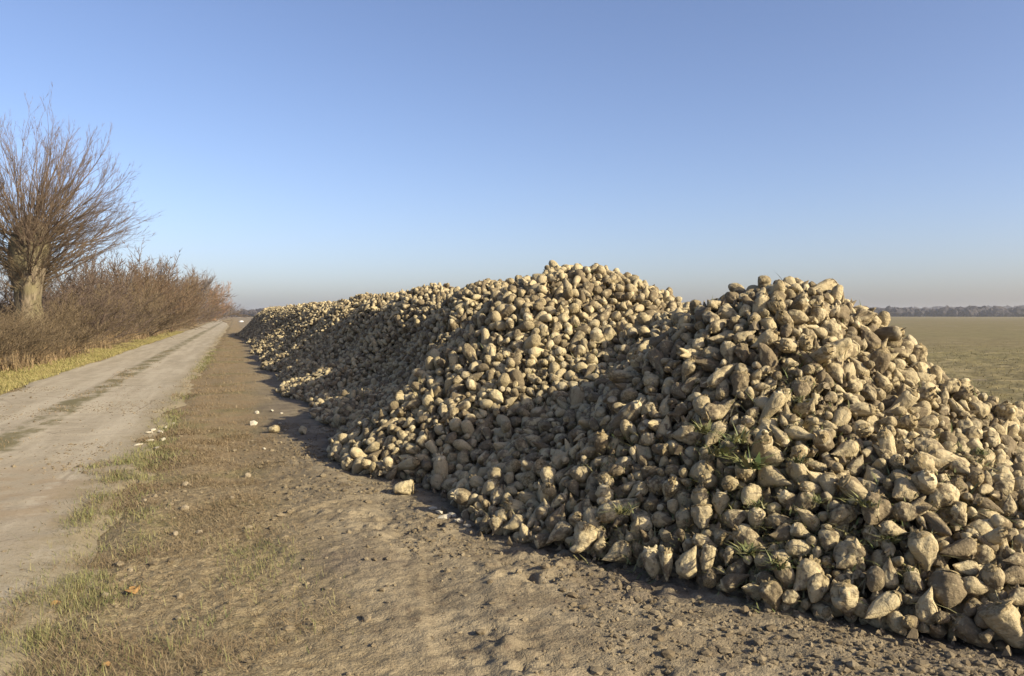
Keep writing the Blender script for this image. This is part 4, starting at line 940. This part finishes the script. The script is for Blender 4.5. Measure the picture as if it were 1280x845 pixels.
ROWS = [
    (-8.2, 16.0, 1.5, 2.6, 'brown', 'low brown scrub at the frame edge, nearest shrub to the camera'),
    (-10.6, 18.0, 2.3, 3.4, 'brown', 'brown shrub behind the nearest low scrub'),
    (-7.6, 19.6, 1.4, 2.6, 'purple', 'low dull purple scrub beside the green strip, left of the willow'),
    (-9.4, 22.0, 2.0, 3.2, 'brown', 'tangled brown shrub at the left in front of the willow trunk'),
    (-13.5, 25.5, 4.6, 4.8, 'grey', 'tall grey leafless shrub left of the willow trunk'),
    (-6.9, 24.2, 1.6, 2.6, 'brown', 'small brown bramble shrub in front of the willow'),
    (-10.2, 28.0, 2.6, 3.6, 'brown', 'brown shrub hiding the foot of the willow on its left'),
    (-6.7, 28.8, 1.9, 2.8, 'brown', 'brown shrub hiding the foot of the willow on its right'),
    (-6.3, 27.0, 1.45, 2.2, 'brown', 'low bramble shrub at the hedge edge in front of the willow foot'),
    (-6.5, 31.5, 1.6, 2.4, 'brown', 'low brown shrub against the right side of the willow foot'),
    (-15.5, 33.0, 4.4, 5.0, 'purple', 'purple twigged shrub far back left of the willow'),
    (-7.0, 35.5, 2.3, 3.4, 'brown', 'brown shrub directly right of the willow trunk'),
    (-10.5, 37.0, 3.2, 4.4, 'purple', 'purple shrub behind the willow trunk'),
    (-7.3, 40.5, 2.9, 4.0, 'purple', 'purple brown shrub, second to the right of the willow'),
    (-9.2, 45.0, 3.8, 5.0, 'purple', 'taller purple shrub rising behind the second one right of the willow'),
    (-7.0, 48.0, 3.1, 4.2, 'brown', 'brown shrub fronting the hedge right of the willow tips'),
    (-8.4, 54.0, 4.7, 5.4, 'purple', 'tall purple brown shrub where the hedge top starts to level'),
    (-7.0, 60.0, 3.7, 5.6, 'brown', 'brown rounded shrub in the middle of the hedge'),
    (-8.0, 67.0, 5.9, 6.2, 'warm', 'highest russet brown shrub of the hedge'),
    (-6.9, 75.0, 4.7, 6.4, 'warm', 'brown shrub just past the highest one of the hedge'),
    (-7.8, 85.0, 6.4, 6.6, 'warm', 'reddish brown shrub two past the highest one of the hedge'),
    (-6.8, 96.0, 5.2, 7.0, 'brown', 'brown shrub in the far half of the hedge'),
    (-7.6, 110.0, 6.6, 7.2, 'warm', 'tall brown shrub in the far half of the hedge'),
    (-7.6, 126.0, 6.6, 5.5, 'purple', 'purple grey shrub ahead of the far bare tree'),
    (-7.4, 146.0, 4.4, 6.0, 'purple', 'low purple shrub at the foot of the far bare tree'),
    (-6.0, 205.0, 9.2, 8.0, 'russet', 'rounded orange brown bush at the far end of the hedge'),
    (-6.0, 178.0, 3.4, 5.0, 'purple', 'dark low bush between the far bare tree and the orange bush'),
    (-5.5, 262.0, 5.8, 11.0, 'grey', 'small hazy grey bush past the orange one'),
    (-4.6, 330.0, 5.6, 13.0, 'purple', 'tiny hazy bush at the vanishing end of the track'),
]
for k, (x_, y_, h_, w_, kd, lb) in enumerate(ROWS):
    me = SH[kd][k % len(SH[kd])]
    r0 = link('bare_shrub', None, None, (x_, y_, .05)); tag(r0, lb, 'shrub', 'leafless shrubs of the roadside hedge')
    for nm, m_ in zip(('shrub_stems', 'twig_canopy'), me):
        b = link(nm, m_, r0); b.scale = (w_, w_, h_); b.rotation_euler = (0, 0, k * 2.1)
# the far bare tree
random.seed(33); S = []
for k in range(26):
    az = random.uniform(0, 6.28); el = random.uniform(.05, .75)
    twiggy((0, 0, random.uniform(2.4, 4.8)), (math.cos(az) * math.sin(el), math.sin(az) * math.sin(el), math.cos(el)), random.uniform(5, 7.6), .20, 2, S, 6, 11, .5, .42, .03, .1, .25)
ft = link('bare_tree', None, None, (-7.4, 184, 0)); tag(ft, 'slender bare tree rising above the far end of the hedge', 'tree')
link('trunk', trunk_mesh('trunk', [(-.1, .42), (.6, .30), (3, .24), (5.2, .16), (5.6, .02)], M_BARK, 12, seed=9), ft); link('crown', segs_mesh('crown', S, M_TWG), ft)
# dense undergrowth between the shrubs, too tangled to count
random.seed(77); S = []
for k in range(4200):
    y_ = 13 + 120 * random.random() ** 1.7; x_ = -6.3 - 7.5 * random.random() ** 1.3
    h_ = random.uniform(.5, 1.5) * (1 + y_ / 90)
    twiggy((x_, y_, .05), (random.gauss(0, .45), random.gauss(0, .45), 1), h_, .006 * (1 + y_ / 90), 1, S, 4, 5, .6, .5, 0, .18)
o = link('undergrowth', segs_mesh('undergrowth', S, M_TWB)); tag(o, 'tangle of brown brambles and dead stalks under the hedge', 'undergrowth', kind='stuff')

# ------------------------------------------------------------------ the far woods
def wood(name, label, dist, az0, az1, h0, h1, n, seed, mat, wmul=1.3):
    r = np.random.default_rng(seed); import bmesh
    bm = bmesh.new(); bmesh.ops.create_icosphere(bm, subdivisions=2, radius=1); v0 = np.array([v.co[:] for v in bm.verts]); t0 = np.array([[v.index for v in f.verts] for f in bm.faces]); bm.free()
    a = np.radians(r.uniform(az0, az1, n)); d = dist * r.uniform(.97, 1.06, n)
    prof = .5 + .5 * vnoise(a * 30, a * 0, s=seed); h = (h0 + (h1 - h0) * (.45 * prof + .55 * r.random(n) ** 1.6))
    w = h * r.uniform(.22, .5, n) * wmul
    C = np.stack([np.sin(a) * d, np.cos(a) * d, h * .5], -1)
    V = v0[None] * np.stack([w, w, h * .52], -1)[:, None] * (1 + r.normal(0, .20, (n, len(v0), 1))) + C[:, None]
    V[..., 2] = np.maximum(V[..., 2], -.3)
    T = (t0[None] + (np.arange(n) * len(v0))[:, None, None]).reshape(-1, 3)
    o = link(name, mesh_np(name, V.reshape(-1, 3), T, None, False, None, (mat,))); tag(o, label, 'woodland', kind='stuff')
M_WOOD = simple('far_wood', ((.036, .033, .036), (.056, .049, .048)), .08)
wood('woodland', 'dark bare woodland edge along the far side of the field', 640, 18, 78, 3.6, 7.6, 2000, 7, M_WOOD)
wood('woodland', 'paler second belt of woods behind the far woodland edge', 1150, 18, 78, 7, 12.5, 1500, 8, M_WOOD, 1.8)
wood('woodland', 'hazy trees closing the end of the track', 560, -14, 6, 2.5, 6.5, 420, 9, M_WOOD)

# ------------------------------------------------------------------ air, sky, sun
SUN_AZ, SUN_EL = R(139), R(25.5)
hv = bpy.data.materials.new('haze'); hv.use_nodes = True; ht = hv.node_tree; ht.nodes.remove(ht.nodes['Principled BSDF'])
vol = ht.nodes.new('ShaderNodeVolumePrincipled'); vol.inputs['Density'].default_value = .00028; vol.inputs['Color'].default_value = (.80, .82, .90, 1); vol.inputs['Anisotropy'].default_value = .2
ht.links.new(vol.outputs[0], ht.nodes['Material Output'].inputs['Volume'])
import bmesh
bm = bmesh.new(); bmesh.ops.create_cube(bm, size=1)
for v in bm.verts: v.co.x = v.co.x * 3060; v.co.y = 710 + v.co.y * 1640; v.co.z = 6.5 + v.co.z * 15.6
hm = bpy.data.meshes.new('haze'); bm.to_mesh(hm); bm.free(); hm.materials.append(hv); o = link('haze', hm); tag(o, 'thin pale winter haze over the flat land', 'haze', kind='stuff')

w = bpy.data.worlds.new('World'); scene.world = w; w.use_nodes = True
wt = w.node_tree; bg = wt.nodes['Background']; sky = wt.nodes.new('ShaderNodeTexSky'); sky.sky_type = 'NISHITA'; sky.sun_disc = False
sky.sun_elevation = SUN_EL; sky.sun_rotation = SUN_AZ; sky.altitude = 50; sky.air_density = .8; sky.dust_density = 1.8; sky.ozone_density = 3.0
tint = wt.nodes.new('ShaderNodeMix'); tint.data_type = 'RGBA'; tint.blend_type = 'MULTIPLY'; tint.inputs[0].default_value = 1; tint.inputs[7].default_value = (1.12, 1.0, 1.02, 1)
wt.links.new(sky.outputs[0], tint.inputs[6]); wt.links.new(tint.outputs[2], bg.inputs['Color']); bg.inputs['Strength'].default_value = .103
sd = bpy.data.lights.new('sun', 'SUN'); sd.energy = 5.0; sd.angle = R(.55); sd.color = (1, .905, .69)
so = bpy.data.objects.new('sun', sd); col.objects.link(so)
sv = Vector((math.sin(SUN_AZ) * math.cos(SUN_EL), math.cos(SUN_AZ) * math.cos(SUN_EL), math.sin(SUN_EL)))
so.rotation_euler = sv.to_track_quat('Z', 'Y').to_euler(); so.location = (20, -20, 30)
scene.render.engine = 'CYCLES'
scene.cycles.use_denoising = True
scene.cycles.max_bounces = 6; scene.cycles.diffuse_bounces = 2; scene.cycles.volume_bounces = 1
scene.cycles.use_adaptive_sampling = True
vs = scene.view_settings; vs.view_transform = 'Standard'; vs.look = 'None'; vs.exposure = .9; vs.gamma = 1.0; vs.use_curve_mapping = False
